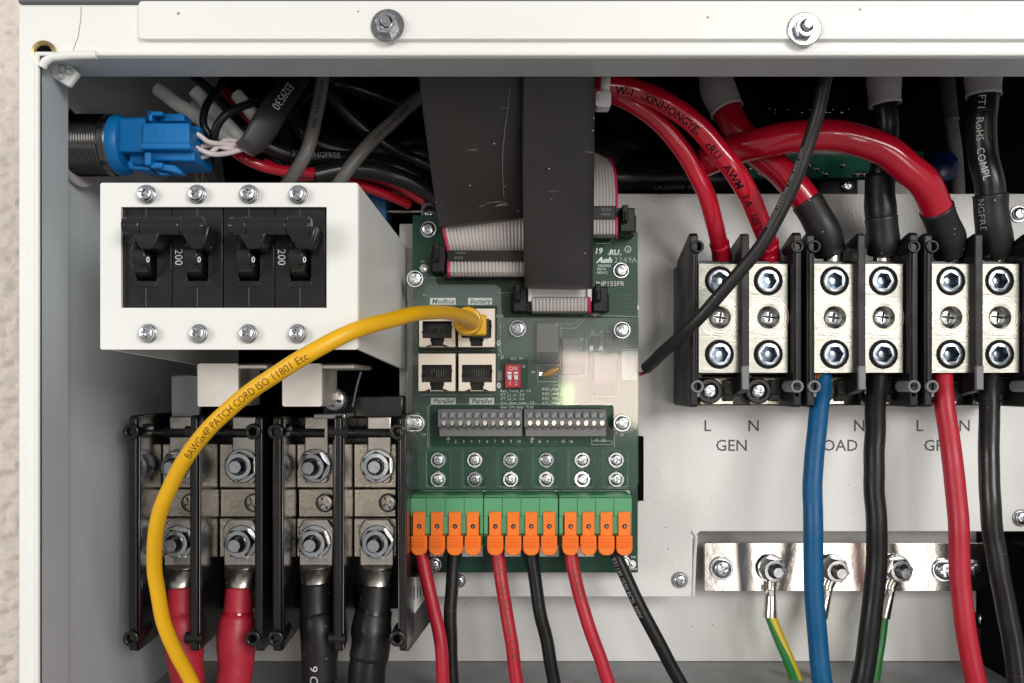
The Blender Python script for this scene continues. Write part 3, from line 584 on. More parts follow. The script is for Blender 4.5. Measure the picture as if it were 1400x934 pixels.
for t, x, y, h, kw in (('19', 818, 343, 7.5, dict(bold=.03, shear=.15)), ('c', 832, 347, 4, {}), ('RU', 839, 345, 7, dict(bold=.03, shear=.2)), ('us', 848, 347.5, 3, {}), ('1', 858.5, 341, 4.5, {}),
        ('Aoh', 826, 355.5, 7, dict(bold=.05, shear=.35, wide=1.15)), ('E303981', 826, 363.5, 3.6, {}), ('94V-0', 822, 368, 3.4, {}), ('ADH-2', 823, 372.7, 3.4, {}), ('INP155FR', 834, 387.8, 6.2, dict(wide=1.05)),
        ('TP1', 578, 358, 3, {}), ('FGND', 581, 375.5, 2.6, {}), ('U J5', 683, 432, 4, {}), ('J2', 687, 488, 4, {}), ('0', 682, 469, 7, dict(bold=.06)), ('0', 682.5, 527, 7, dict(bold=.06)), ('R1', 712, 490, 3.2, {}), ('S1', 716, 501, 3.6, {}),
        ('F1', 580, 404, 2.6, {}), ('H2', 580, 594, 2.8, {}), ('TP2', 866, 762, 3, {}), ('BAHR', 866, 778, 2.8, {}), ('C5', 810, 454, 3, {}), ('R7', 823, 454, 3, {}), ('R9', 832, 454, 3, {}), ('J3', 850, 594, 3, {}), ('P4', 729, 509, 3.4, {})):
    text(t_, t, x, y, ZQ-.08, h, **kw)
for i, t in enumerate(('Batt_Temp_in : 1,2', 'CT_L1_in : 3,4', 'CT_L2_in : 5,6', 'Gen_Start_relay : 7,8', 'Gen ON relay : 9,10')): text(t_, t, 684, 534+i*5.6, ZQ-.08, 3.7, align=0)
for i, t in enumerate(('RSD_shut', 'RSD_ver+', 'RSD_12V', 'ATS_240V')): text(t_, t, 741, 532+i*6.4, ZQ-.08, 3.8, align=0)
for i, t in enumerate('1 2 3 4 5 6 7 8 9 10'.split()): text(t_, t, 612+i*10.8, 603.5, ZQ-.08, 4)
for i, t in enumerate(('B', 'B', '+', '-', '15', '16')): text(t_, t, 727+i*10.7, 603.5, ZQ-.08, 4)
text(t_, '19', 815, 602, ZQ-.08, 4); text(t_, '20', 825, 602, ZQ-.08, 4)
for x in (613, 728): t_.add([P(x-3, 601, ZQ-.08), P(x+3, 601, ZQ-.08), P(x, 597, ZQ-.08)], [(0, 1, 2)])
t_.build('lettering', 'silk', pcb, smooth=0, keep=True, kind='stuff')
d_ = MB()
for i, t in enumerate('2249A'): text(d_, t, 842+i*6.3, 355.5, ZQ-.08, 7.5, wide=1)
d_.build('date_code', 'silkdim', pcb, smooth=0, keep=True)
cr = MB().lathe(P(858.5, 341, ZQ), (0, -1, 0), [(1.55, .07), (1.25, .07)], 20, cap=False).build('ring_print', 'silk', pcb, smooth=0, keep=True)
for t, x, y, w in (('Modbus', 605.5, 412, 35), ('Battery', 656.5, 412, 33), ('Parallel', 606, 548.5, 34), ('Parallel', 658.5, 548.5, 34)):
    l = MB().prism([(x-w/2, y-4.6), (x+w/2, y-4.6), (x+w/2, y+4.6), (x-w/2, y+4.6)], ZQ-.08, ZQ-.02).build('printed_label', 'labelw', pcb)
    u = MB(); text(u, t, x, y, ZQ-.14, 6.2, shear=.22, bold=.018, wide=1.05); u.build('label_text', 'inkgrey', l, smooth=0, keep=True)
for xa, xb, t in ((588, 606, '1'), (632, 660, 'H-'), (690, 712, '/'), (738, 764, '/2-'), (790, 812, '/-'), (842, 858, '0')):
    l = MB().prism([(xa, 744), (xb, 744), (xb, 761), (xa, 761)], ZQ-.08, ZQ-.02).build('printed_label', 'labelw', pcb)
    u = MB(); text(u, t, (xa+xb)/2, 757, ZQ-.14, 6, bold=.03); u.build('label_text', 'inkgrey', l, smooth=0, keep=True)
# fixing screws and clamp screws
for x, y, r in ((586, 314, 11.4), (849, 370, 11), (852, 770, 11), (594, 772, 10)): screw(pcb, x, y, ZQ-.1, r*.82, washer=1.22)
for i, x in enumerate((599, 649, 698, 747, 796, 842.5)):
    for y in (629, 655.5):
        s = fast('cross', 'zinc', 'clamp_screw', pcb, x, y, ZQ-.6, 8.0, None, 0); sub('ring', 'zinc', 'clamp_ring', s, 1.42, -.25)
for x, y in ((579.5, 367), (864, 771.5)):
    tp = MB().lathe(P(x, y, ZQ), (0, -1, 0), [(2.0, .05), (1.6, .12), (1.2, .12), (1.1, .06)], 20, cap=False).build('test_pad_ring', 'silk', pcb); MB().lathe(P(x, y, ZQ), (0, -1, 0), [(1.1, .05), (.01, .2)], 16, cap=False).build('test_pad', 'zinc', tp)
# network jacks
ZJ = 399
def jack(x0, y0, x1, y1):
    w, h = x1-x0, y1-y0; q = lambda a, b: (x0+a*w, y0+b*h)
    hole = [q(.09, .30), q(.90, .30), q(.90, .44), q(.92, .44), q(.92, .48), q(.90, .48), q(.90, .76), q(.69, .76), q(.69, .86), q(.665, .86), q(.665, .985), q(.335, .985), q(.335, .86), q(.31, .86), q(.31, .76), q(.09, .76), q(.09, .62), q(.07, .62), q(.07, .58), q(.09, .58)]
    b = MB(); b.prism([[(x0, y0), (x1, y0), (x1, y1), (x0, y1)], hole], ZJ, ZJ+1.2); j = b.build('network_jack', 'jack', pcb, bevel=.22)
    c = MB(); zz = ZJ+1.2; xa, xb, ya, yb_ = X(x0, ZJ), X(x1, ZJ), Z(y0, ZJ), Z(y1, ZJ)
    for bx in ((xa, xa+.5, ya, yb_), (xb-.5, xb, ya, yb_), (xa+.5, xb-.5, ya, ya-.5), (xa+.5, xb-.5, yb_+.4, yb_)): c.box(bx[0], bx[1], zz, ZQ, min(bx[2:]), max(bx[2:]))
    c.build('shell_side', 'jack', j)
    d = MB(); d.box(xa+.55, xb-.55, ZJ+9, ZJ+10, yb_+.5, ya-.6)
    d.box(xa+.6, xa+.9, ZJ+1.3, ZJ+9, yb_+.5, ya-.6); d.box(xb-.9, xb-.6, ZJ+1.3, ZJ+9, yb_+.5, ya-.6)
    d.build('socket_liner', 'black', j)
    MB().pbox(x0+w*.22, y0+h*.50, x0+w*.42, y0+h*.76, ZJ+3, ZJ+8).build('socket_block', 'blackmatte', j)
    MB().pbox(x0+w*.1, y0+h*.62, x0+w*.9, y0+h*.77, ZJ+2.2, ZJ+8.9).build('socket_step', 'black', j, bevel=.15)
    for i in range(8):
        xx = x0+w*(.36+i*.065); MB().pbox(xx-.6, y0+h*.42, xx+.6, y0+h*.63, ZJ+6.2, ZJ+6.7).build('contact', 'relay', j)
for bx in ((573, 424, 622.5, 474.5), (626.5, 422, 676.5, 474.5), (572, 483.5, 622.5, 535), (627, 483.5, 677.5, 535)): jack(*bx)
# relays and small parts
for x0, y0, x1, y1 in ((733, 441, 764, 497), (768, 461, 798.5, 512), (811.5, 482, 843, 540)):
    r_ = MB().pbox(x0, y0, x1, y1, ZQ-7, ZQ).build('relay', 'relay', pcb, bevel=.5)
    MB().pbox(x0+2, y0+(y1-y0)*.72, x1-1.5, y1-1, ZQ-7.12, ZQ-6.9).build('relay_label', 'blackmatte', r_)
    u = MB(); line(u, [(x1+1, y0+2), (x1+3, y0+2), (x1+3, y1+2), (x0-2, y1+2)], .8); u.build('relay_outline', 'silkdim', pcb, smooth=0, keep=True)
    MB().lathe(P(x1-3, y0+3, ZQ-7), (0, -1, 0), [(.7, .05), (.4, .06)], 12, cap=False).build('pin_mark', 'silkdim', r_, smooth=0)
v = MB(); ctr = P(753, 509, ZQ-5)
for k in range(9):
    pass
rg = []
for k in range(13):
    a = -90+15*k; rg.append([ctr+Vector((math.sin(R(a))*4.3*.92+math.cos(R(t))*math.cos(R(a))*0-0, math.cos(R(a))*1.7*math.cos(R(t)), math.sin(R(a))*4.3*.38+math.cos(R(a))*1.75*math.sin(R(t)))) for t in range(0, 360, 24)])
v.loft(rg); v.build('varistor', 'varistor', pcb)
MB().pbox(737, 509, 742, 514, ZQ-2, ZQ).build('varistor_lead', 'zinc', pcb)
for x0, y0, x1, y1, m in ((808, 460, 812, 470, 'black'), (814, 472, 820, 477, 'black'), (820.5, 459, 825, 466, 'greyterm'), (828, 459, 832, 466, 'greyterm'), (806, 473, 811, 479, 'silk'), (818, 473.5, 824, 479, 'silk'), (697, 488, 706, 493, 'greyterm'), (680, 507, 687, 521, 'greycable'), (850, 480, 871, 520, 'silkdim')):
    MB().pbox(x0, y0, x1, y1, ZQ-1.2 if x0 < 840 else ZQ-5, ZQ).build('chip_resistor' if x0 < 840 else 'pin_socket', m, pcb, bevel=.1)
for i in range(4): MB().pbox(856+i*4, 484, 857.4+i*4, 505, ZQ-5.3, ZQ-5).build('socket_slot', 'greycable', pcb)
dp = MB().pbox(690.5, 498, 712, 530, ZQ-4.5, ZQ).build('dip_switch', 'reddip', pcb, bevel=.2)
u = MB(); text(u, 'ON', 701, 503.5, ZQ-4.6, 5.4); text(u, '1', 696.5, 524, ZQ-4.6, 5.4); text(u, '2', 705.5, 524, ZQ-4.6, 5.4); u.build('switch_print', 'silk', dp, smooth=0, keep=True)
for x in (696.5, 705.5):
    MB().pbox(x-2.7, 508.5, x+2.7, 519.5, ZQ-4.55, ZQ-4.3).build('switch_slot', 'labelw', dp); MB().pbox(x-2.3, 514, x+2.3, 519, ZQ-6, ZQ-4.4).build('switch_slider', 'silk', dp, bevel=.1); MB().pbox(x-2.6, 511.5, x+2.6, 513, ZQ-4.65, ZQ-4.5).build('switch_gap', 'greyterm', dp)
# grey spring terminal strips
ZG = 403
for x0, x1 in ((598.5, 714), (716.5, 829)):
    st = MB(); st.pbox(x0, 559.5, x1, 584, ZG, ZQ); st.prism([(x0+1, 584), (x1, 584), (x1, 596.5), (x0+2, 596.5)], ZG+2.5, ZQ); so = st.build('terminal_strip', 'greyterm', pcb, bevel=.3)
    MB().pbox(x0, 560, x1, 562, ZG-.7, ZG).build('strip_rim', 'greyterm', so, bevel=.2)
    p_ = (x1-x0-3)/10
    for i in range(10):
        xc = x0+3+p_*(i+.45)
        bt = MB().pbox(xc-4.2, 563.5, xc+4.2, 572, ZG-1.2, ZG).build('release_button', 'greyterm', so, bevel=.25)
        u = MB(); line(u, [(xc-2.6, 570.5), (xc+1, 565)], .8, ZG-1.26); line(u, [(xc-.8, 570.5), (xc+2.8, 565)], .8, ZG-1.26); u.build('button_slot', 'silkdim', bt, smooth=0, keep=True)
        h_ = MB(); h_.lathe(P(xc+.6, 581, ZG), (0, -1, 0), [(mm(4.8, ZG), .1), (mm(4.8, ZG), .35), (mm(4, ZG), .35), (mm(3.9, ZG), .12), (.01, .12)], 18, cap=False); h_.build('wire_hole', ['greyterm'], so)
        h_ = MB(); h_.lathe(P(xc+.6, 581, ZG-.14), (0, -1, 0), [(mm(3.9, ZG), .0), (.01, .0)], 18, cap=False); h_.build('hole_shade', 'black', so)
        MB().prism([(a*.8+(xc+.3)*.2, b) for a, b in circ(xc+.3, 578.6, 3.6, 12)], ZG-.5, ZG).build('hole_clamp', rng.choice(('nickel', 'zincdark', 'zinc', 'nickel')), so)
MB().pbox(871, 597, 880, 685, 424, 429.5).build('foam_pad', 'dark', pcb)
# clear shield in front of it
ZA = 402
ac = thing('clear_shield', 'clear acrylic shield held on screws in front of the green circuit board', 'shield', P(714, 668, ZA))
def rpoly(pts): return pts
out = [(557, 381), (560, 376), (592, 376), (595, 379), (596, 386), (601, 389), (678, 389), (685, 394), (686, 430), (690, 434), (873, 435), (873, 662), (868, 668), (563, 668), (557, 662)]
holes = [[(571, 418), (680, 418), (680, 536.5), (571, 536.5)], rrect(683, 491, 722, 534, 3), rrect(587, 554, 839, 612, 3)]+[rrect(x-16, 616, x+16, 666, 4) for x in (599, 649, 698, 747, 796, 842.5)]
MB().prism([out]+holes, ZA, ZA+1.6, 0, 1).build('sheet', ['acrylic', 'acrylic_edge'], ac, smooth=0)
for x, y in ((567.5, 381.5), (708, 449.5), (850.5, 451.5), (569.5, 578.5), (850.5, 578.5)):
    s = screw(ac, x, y, ZA-.2, 9.8, washer=1.2); MB().lathe(P(x, y, ZA+1.7), (0, 1, 0), [(2.3, 0), (2.3, ZQ-ZA-1.8)], 16, cap=False).build('spacer', 'nickelp', ac)

# ---- green pluggable connectors with orange levers
ZK = 392
def plug(label, x0, x1):
    t = thing('plug_connector', label, 'connector', P((x0+x1)/2, 760, ZK), 'green plug connectors along the foot of the circuit board')
    n_ = 4; w = (x1-x0)/n_
    b = MB(); b.pbox(x0, 681, x1, 706, ZK, ZQ-.3)
    b.xprism(X(x0, ZK), X(x1, ZK), [(ZK+6, Z(705, ZK)), (ZK+6, Z(750, ZK)), (ZQ-1, Z(758, ZK)), (ZQ-1, Z(705, ZK))]); b.build('housing', 'green', t, bevel=.35)
    MB().pbox(x0+1, 677.5, x1-1, 681, ZK+5, ZQ-.2).build('header', 'green', t, bevel=.2)
    for i in range(n_+1):
        xc = x0+15.6+(i-.5)*24.6 if 0 < i < n_ else x0+i*w; xa, xb = (xc-4.5, xc+4.5) if 0 < i < n_ else ((xc, xc+6) if i == 0 else (xc-5, xc))
        r_ = MB(); r_.xprism(X(xa, ZK), X(xb, ZK), [(ZK+.6, Z(705, ZK)), (ZK+.6, Z(730, ZK)), (ZK+4, Z(738, ZK)), (ZK+6.2, Z(748, ZK)), (ZK+6.2, Z(705, ZK))]); r_.build('rib', 'green', t, bevel=.3)
    for i in range(1, n_): MB().pbox(x0+i*w-.35, 681.5, x0+i*w+.35, 706, ZK-.05, ZK+.3).build('pole_seam', 'pcb', t)
    zl = ZK-2.2
    for i in range(n_):
        xc = x0+15.6+i*24.6; up = MB(); tilt = rng.uniform(-.6, .6)
        up.prism([[(xc-8.2, 700), (xc+8.2, 700), (xc+8.2, 735), (xc-8.2, 735)], circ(xc, 720, 3.2, 14)], zl+1.2, zl+5); lev = up.build('lever', 'orange', t, bevel=.25)
        lo = MB(); lo.prism([(xc-11, 733), (xc+11, 733), (xc+11.2, 751), (xc+9.5, 756), (xc+5.5, 759.3), (xc-5.5, 759.3), (xc-9.5, 756), (xc-11.2, 751)], zl, zl+6); lo.build('lever_tab', 'orange', lev, bevel=.45)
        for k in range(4): MB().pbox(xc-8.6, 736.8+k*3.6, xc+8.6, 738.2+k*3.6, zl-.85, zl+.4).build('grip_ridge', 'orange', lev, bevel=.1)
        MB().prism(circ(xc, 720, 3.4, 14), zl+3, zl+4).build('probe_hole', 'black', lev)
        MB().prism(circ(xc+.4, 720, 1.6, 10), zl+2.3, zl+3.5).build('probe_contact', 'zincdark', lev)
plug('green four way plug with orange levers, its wires next to the battery terminals', 557, 660.5)
plug('green four way plug with orange levers, between the two other green plugs', 661.5, 763)
plug('green four way plug with orange levers, closest to the foam pad and earth bar', 764.5, 864)

def cable(name, label, pts, r, m, cat='cable', group=None, prints=(), k=12, sleeves=(), n=22, z=None):
    """round cable along photo points (x, y, distance); r in photo pixels at the first point"""
    p_ = wobble(path(*pts, k=k), min(.9, .16+.11*mm(r, pts[0][2])), 15); rad = mm(r, pts[0][2])
    t = thing(name, label, cat, p_[0], group); MB().tube(p_, rad, n).build('jacket', m, t)
    for a, b, rr, sm in sleeves:
        i, j = int(a*(len(p_)-1)), int(b*(len(p_)-1)); q = p_[i:j+1]; R1 = rad*rr
        MB().tube(q, lambda f, R1=R1: R1*(1-.04*math.sin(f*9)), n, cap=False).build('heat_shrink', sm, t, solid=.5)
    for tx, s0, h, off, pm, rr in prints:
        u = MB(); tubetext(u, tx, p_, rad*rr, s0, h, off, bold=.02 if pm == 'ink' and h > 3 else 0); u.build('print', pm, t, smooth=0, keep=True)
    return t
sw = 'signal wires hanging from the green plugs'
cable('signal_wire', 'plain red wire hanging from the first lever of the green plugs', [(574, 748, 400), (580, 780, 398), (592, 830, 396), (602, 880, 394), (610, 990, 392)], 9, 'redmatte', 'wire', sw)
cable('signal_wire', 'straight black wire hanging down beside the plain red wire', [(621, 748, 402), (619, 780, 402), (616, 830, 400), (617, 880, 400), (619, 990, 400)], 9, 'blackpvc', 'wire', sw)
cable('signal_wire', 'red wire with lettering down its length, under the middle green plug', [(680, 748, 400), (683, 780, 398), (691, 830, 396), (700, 885, 394), (714, 990, 392)], 9, 'redmatte', 'wire', sw, [('3545 100 Ethernet CSA', 4, 3.2, 0, 'inkbrown', 1)])
cable('signal_wire', 'black wire curving down from the middle green plug', [(727, 748, 402), (730, 780, 401), (739, 840, 399), (750, 890, 398), (768, 990, 397)], 9, 'blackmatte', 'wire', sw)
cable('signal_wire', 'red wire leaning outward under the third green plug', [(780, 748, 400), (784, 780, 398), (797, 830, 396), (813, 880, 394), (845, 970, 392)], 9, 'redmatte', 'wire', sw, [('CSA 600V', 6, 3, 10, 'inkbrown', 1)])
cable('signal_wire', 'black wire with white print slanting away from the last orange lever', [(836, 744, 400), (847, 770, 398), (868, 815, 396), (893, 865, 394), (950, 970, 392)], 9, 'blackmatte', 'wire', sw, [('E31140 1K00 8CSL 300V', 6, 1.9, -38, 'inkdim', 1)])

# ---- ribbon cables in flat black sleeves
def ribbon(mb, rows, n_, amp, skip=0):
    """rows: (left point, right point) down the ribbon; one half round per wire"""
    m_ = n_*6; grid = []
    for a, b in rows:
        grid.append([a.lerp(b, i/m_)+Vector((0, -amp*abs(math.sin(math.pi*i/6)), 0)) for i in range(m_+1)])
    mb.loft(grid, False, False)
def flatsleeve(name, t, rows, th):
    rg = []
    for a, b in rows:
        w = (b-a)/2; c = (a+b)/2; e = []
        for k in range(28):
            q = 2*math.pi*k/28; cx, sy = math.cos(q), math.sin(q); cx = math.copysign(abs(cx)**.6, cx); sy = math.copysign(abs(sy)**.85, sy)
            pp = c+w*cx; e.append(pp+Vector((0, th*sy+.9*_noise.noise(Vector((pp.x/16, len(rg)/7, th))), 0)))
        rg.append(e)
    MB().loft(rg).build(name, 'flat', t)
def latch(t, x, y, w, h, z, flip):
    b = MB(); b.pbox(x, y, x+w, y+h, z, z+6); b.pbox(x+w*.15, y-h*.12, x+w*.55, y+h*.6, z-3, z+1); b.pbox(x+w*.25 if flip else x+w*.3, y+h*.15, x+w*.5, y+h*.55, z-4, z); b.pbox(x-w*.1, y+h*.3, x+w*1.1, y+h, z+5, ZQ); b.build('latch', 'blackmatte', t, bevel=.45)
r1 = thing('ribbon_cable', 'wide grey ribbon cable in a crooked flat black sleeve, plugged in near the breaker cover', 'ribbon cable', P(663, 378, 400), 'ribbon cables in flat black sleeves')
rows = [spline([P(570, 60, 338), P(573, 110, 346), P(583, 190, 362), P(594, 270, 384), P(600, 312, 394)], 6), spline([P(720, 60, 338), P(718, 110, 346), P(716, 190, 362), P(716, 270, 384), P(716, 298, 394)], 6)]
flatsleeve('sleeve', r1, list(zip(*rows)), 2.4)
MB().tube(path((697, 118, 344.6), (694, 150, 350.5), (689, 190, 357.5), (687, 230, 367), (689, 270, 380), k=8), .16, 6).build('scratch', 'scuff', r1)
for k in range(7):
    x, y = rng.uniform(655, 695), rng.uniform(276, 284); MB().tube([P(x, y, 382.3), P(x+rng.uniform(6, 18), y-rng.uniform(0, 4), 381.9)], .12, 5).build('scratch', 'scuff', r1)
a = [P(607, 300, 397), P(609, 315, 398), P(612, 330, 400), P(615, 345, 401)]; b = [P(718, 282, 397), P(718, 300, 398), P(718, 322, 400), P(718, 345, 401)]
u = MB(); ribbon(u, list(zip(a, b)), 22, .75); u.build('ribbon', 'ribbon', r1, solid=.5)
a2 = [P(615, 356, 399), P(615, 362, 397.4), P(615, 372, 397.2), P(615.5, 377, 399), P(616, 378.5, 402)]; b2 = [P(720, 356, 399), P(720, 362, 397.4), P(720, 372, 397.2), P(720, 377, 399), P(720, 378.5, 402)]
u = MB(); ribbon(u, list(zip(a2, b2)), 22, .75); u.build('ribbon', 'ribbon', r1, solid=.5)
u = MB(); u.tube([p+Vector((-.6, -.2, 0)) for p in a], .75, 8); u.tube([p+Vector((-.6, -.2, 0)) for p in a2], .75, 8); u.build('edge_wire', 'magenta', r1)
sb = MB(); sb.pbox(612, 342.5, 722, 359.5, 397.5, 405); so = sb.build('strain_relief', 'blackmatte', r1, bevel=.3)
u = MB(); text(u, '<00000>', 630, 345.8, 397.4, 3); text(u, 'XOA', 627, 352.5, 397.4, 4); u.build('moulded_text', 'greyterm', so, smooth=0, keep=True)
MB().pbox(606, 345, 722, 380, 405.5, ZQ).build('socket', 'black', r1, bevel=.4)
latch(r1, 590.5, 335, 18, 37, 399, 0)
r2 = thing('ribbon_cable', 'ribbon cable in a straight flat black sleeve, its folded end latched mid-board', 'ribbon cable', P(766, 428, 400), 'ribbon cables in flat black sleeves')
rows = [spline([P(714.5, 60, 330), P(714.5, 110, 337), P(714, 200, 356), P(715, 300, 378), P(716.5, 380, 390), P(717, 394, 392)], 6), spline([P(814, 60, 330), P(813, 110, 337), P(813, 200, 356), P(812, 300, 378), P(810.5, 380, 390), P(810, 395, 392)], 6)]
flatsleeve('sleeve', r2, list(zip(*rows)), 4.2)
MB().pbox(723, 390, 808, 408, 400, 404).build('connector_back', 'tie', r2, bevel=.3)
for xx in (722, 803): MB().pbox(xx, 393, xx+6, 412, 398, 404).build('pull_tab', 'tie', r2, bevel=.3)
a2 = [P(727, 406.5, 401), P(727, 408, 398.2), P(727, 418, 397.4), P(727.5, 425, 398.6), P(728, 428.5, 402)]; b2 = [P(803, 406.5, 401), P(803, 408, 398.2), P(803, 418, 397.4), P(803, 425, 398.6), P(803, 428.5, 402)]
u = MB(); ribbon(u, list(zip(a2, b2)), 16, .75); u.build('ribbon', 'ribbon', r2, solid=.5)
u = MB(); u.tube([p+Vector((.7, -.25, 0)) for p in b2], .85, 8); u.build('edge_wire', 'magenta', r2)
MB().pbox(712, 404, 826, 427, 404.5, ZQ).build('socket', 'black', r2, bevel=.4)
latch(r2, 701.5, 392, 19, 34, 400, 0); latch(r2, 811, 392, 20, 34, 400, 1)
u = MB(); u.prism([(806, 428), (823, 428), (814, 433)], ZQ-1, ZQ); u.build('corner_mark', 'silk', r2)
r3 = thing('ribbon_cable', 'short ribbon cable strip with red edge, latched at the far board corner', 'ribbon cable', P(826, 326, 400), 'ribbon cables in flat black sleeves')
a = spline([P(806, 205, 410), P(806, 235, 404), P(806, 265, 400), P(806, 285, 399)], 5); b = spline([P(830, 217, 410), P(838, 232, 404), P(841, 260, 400), P(841, 285, 399)], 5)
u = MB(); ribbon(u, list(zip(a, b)), 8, .75); u.build('ribbon', 'ribbon', r3, solid=.5)
a2 = [P(806, 298, 399), P(806, 310, 397.4), P(806, 320, 398), P(806, 325.5, 402)]; b2 = [P(841, 298, 399), P(841, 310, 397.4), P(841, 320, 398), P(841, 325.5, 402)]
u = MB(); ribbon(u, list(zip(a2, b2)), 8, .75); u.build('ribbon', 'ribbon', r3, solid=.5)
u = MB(); u.tube([p+Vector((.5, -.2, 0)) for p in b], .75, 8); u.tube([p+Vector((.5, -.2, 0)) for p in b2], .75, 8); u.build('edge_wire', 'magenta', r3)
sb = MB().pbox(806, 281.5, 842, 300, 397.3, 404).build('strain_relief', 'blackmatte', r3, bevel=.3)
u = MB(); text(u, 'VOX', 829, 286.5, 397.2, 4.5, rot=180); text(u, '<0000>', 828, 293, 397.2, 3.4); u.build('moulded_text', 'greyterm', sb, smooth=0, keep=True)
MB().pbox(806, 284, 868, 322, 405, ZQ).build('socket', 'black', r3, bevel=.4)
latch(r3, 848, 284, 20, 33, 400, 0)
MB().loft([[P(812, 180, 450), P(880, 196, 448)], [P(812, 206, 440), P(873, 202, 446)], [P(813, 206, 425), P(858, 208, 442)], [P(836, 228, 414), P(846, 222, 440)]], False, False).build('sleeve_end', 'flat', r3, solid=.6)

# ---- yellow patch cord
pc = thing('patch_cord', 'yellow network patch cord arching from the battery jack down past the red cables', 'cord', P(650, 440, 385))
pts = wobble(path((282, 985, 345), (262, 934, 342), (241, 895, 336), (222, 845, 330), (212, 790, 324), (212, 740, 316), (223, 690, 308), (246, 640, 300), (283, 590, 292), (330, 545, 286), (390, 502, 281), (455, 466, 282), (520, 441, 294), (575, 429, 318), (612, 427, 345), (635, 434, 366), (648, 441, 382)), .5, 16)
cr_ = 2.72
MB().tube(pts, cr_, 28).build('jacket', 'yellow', pc)
d = [0]
for a, b in zip(pts, pts[1:]): d.append(d[-1]+(b-a).length)
# start of the print: where the cord is near photo pixel (258, 622)
i0 = min(range(len(pts)), key=lambda i: (pts[i]-P(258, 620, 297)).length)
u = MB(); tubetext(u, 'BAWGx4P PATCH CORD ISO 11801 Etc', pts, cr_, d[i0], 2.45, -4, wide=.93); u.build('print', 'inkbrown', pc, smooth=0, keep=True)
ax = (pts[-1]-pts[-4]).normalized()
e = pts[-1]
u = MB(); u.lathe(P(638, 436, 376), (P(648, 442, 387)-P(638, 436, 376)), [(2.7, -4), (3.3, -2.2), (3.6, 1), (3.9, 7), (3.4, 9)], 24); u.build('boot', 'yellowplug', pc)
u = MB(); u.lathe(P(640, 439.5, 388), (-.06, -1, 0), [(6.3, -3), (6.3, 3.2), (5.9, 4.4), (4.4, 4.9), (3.2, 4.7)], 30); u.build('collar', 'yellowplug', pc)
u = MB(); u.pbox(627, 430, 665, 458, 390.5, 397); u.build('plug_body', 'yellowplug', pc, bevel=.8)
u = MB(); u.pbox(643, 455, 663, 459, 393, 399); u.build('latch_tab', 'yellowplug', pc, bevel=.4)
u = MB(); u.pbox(636, 436, 669, 462, 397, 404); u.build('plug_insert', 'black', pc)
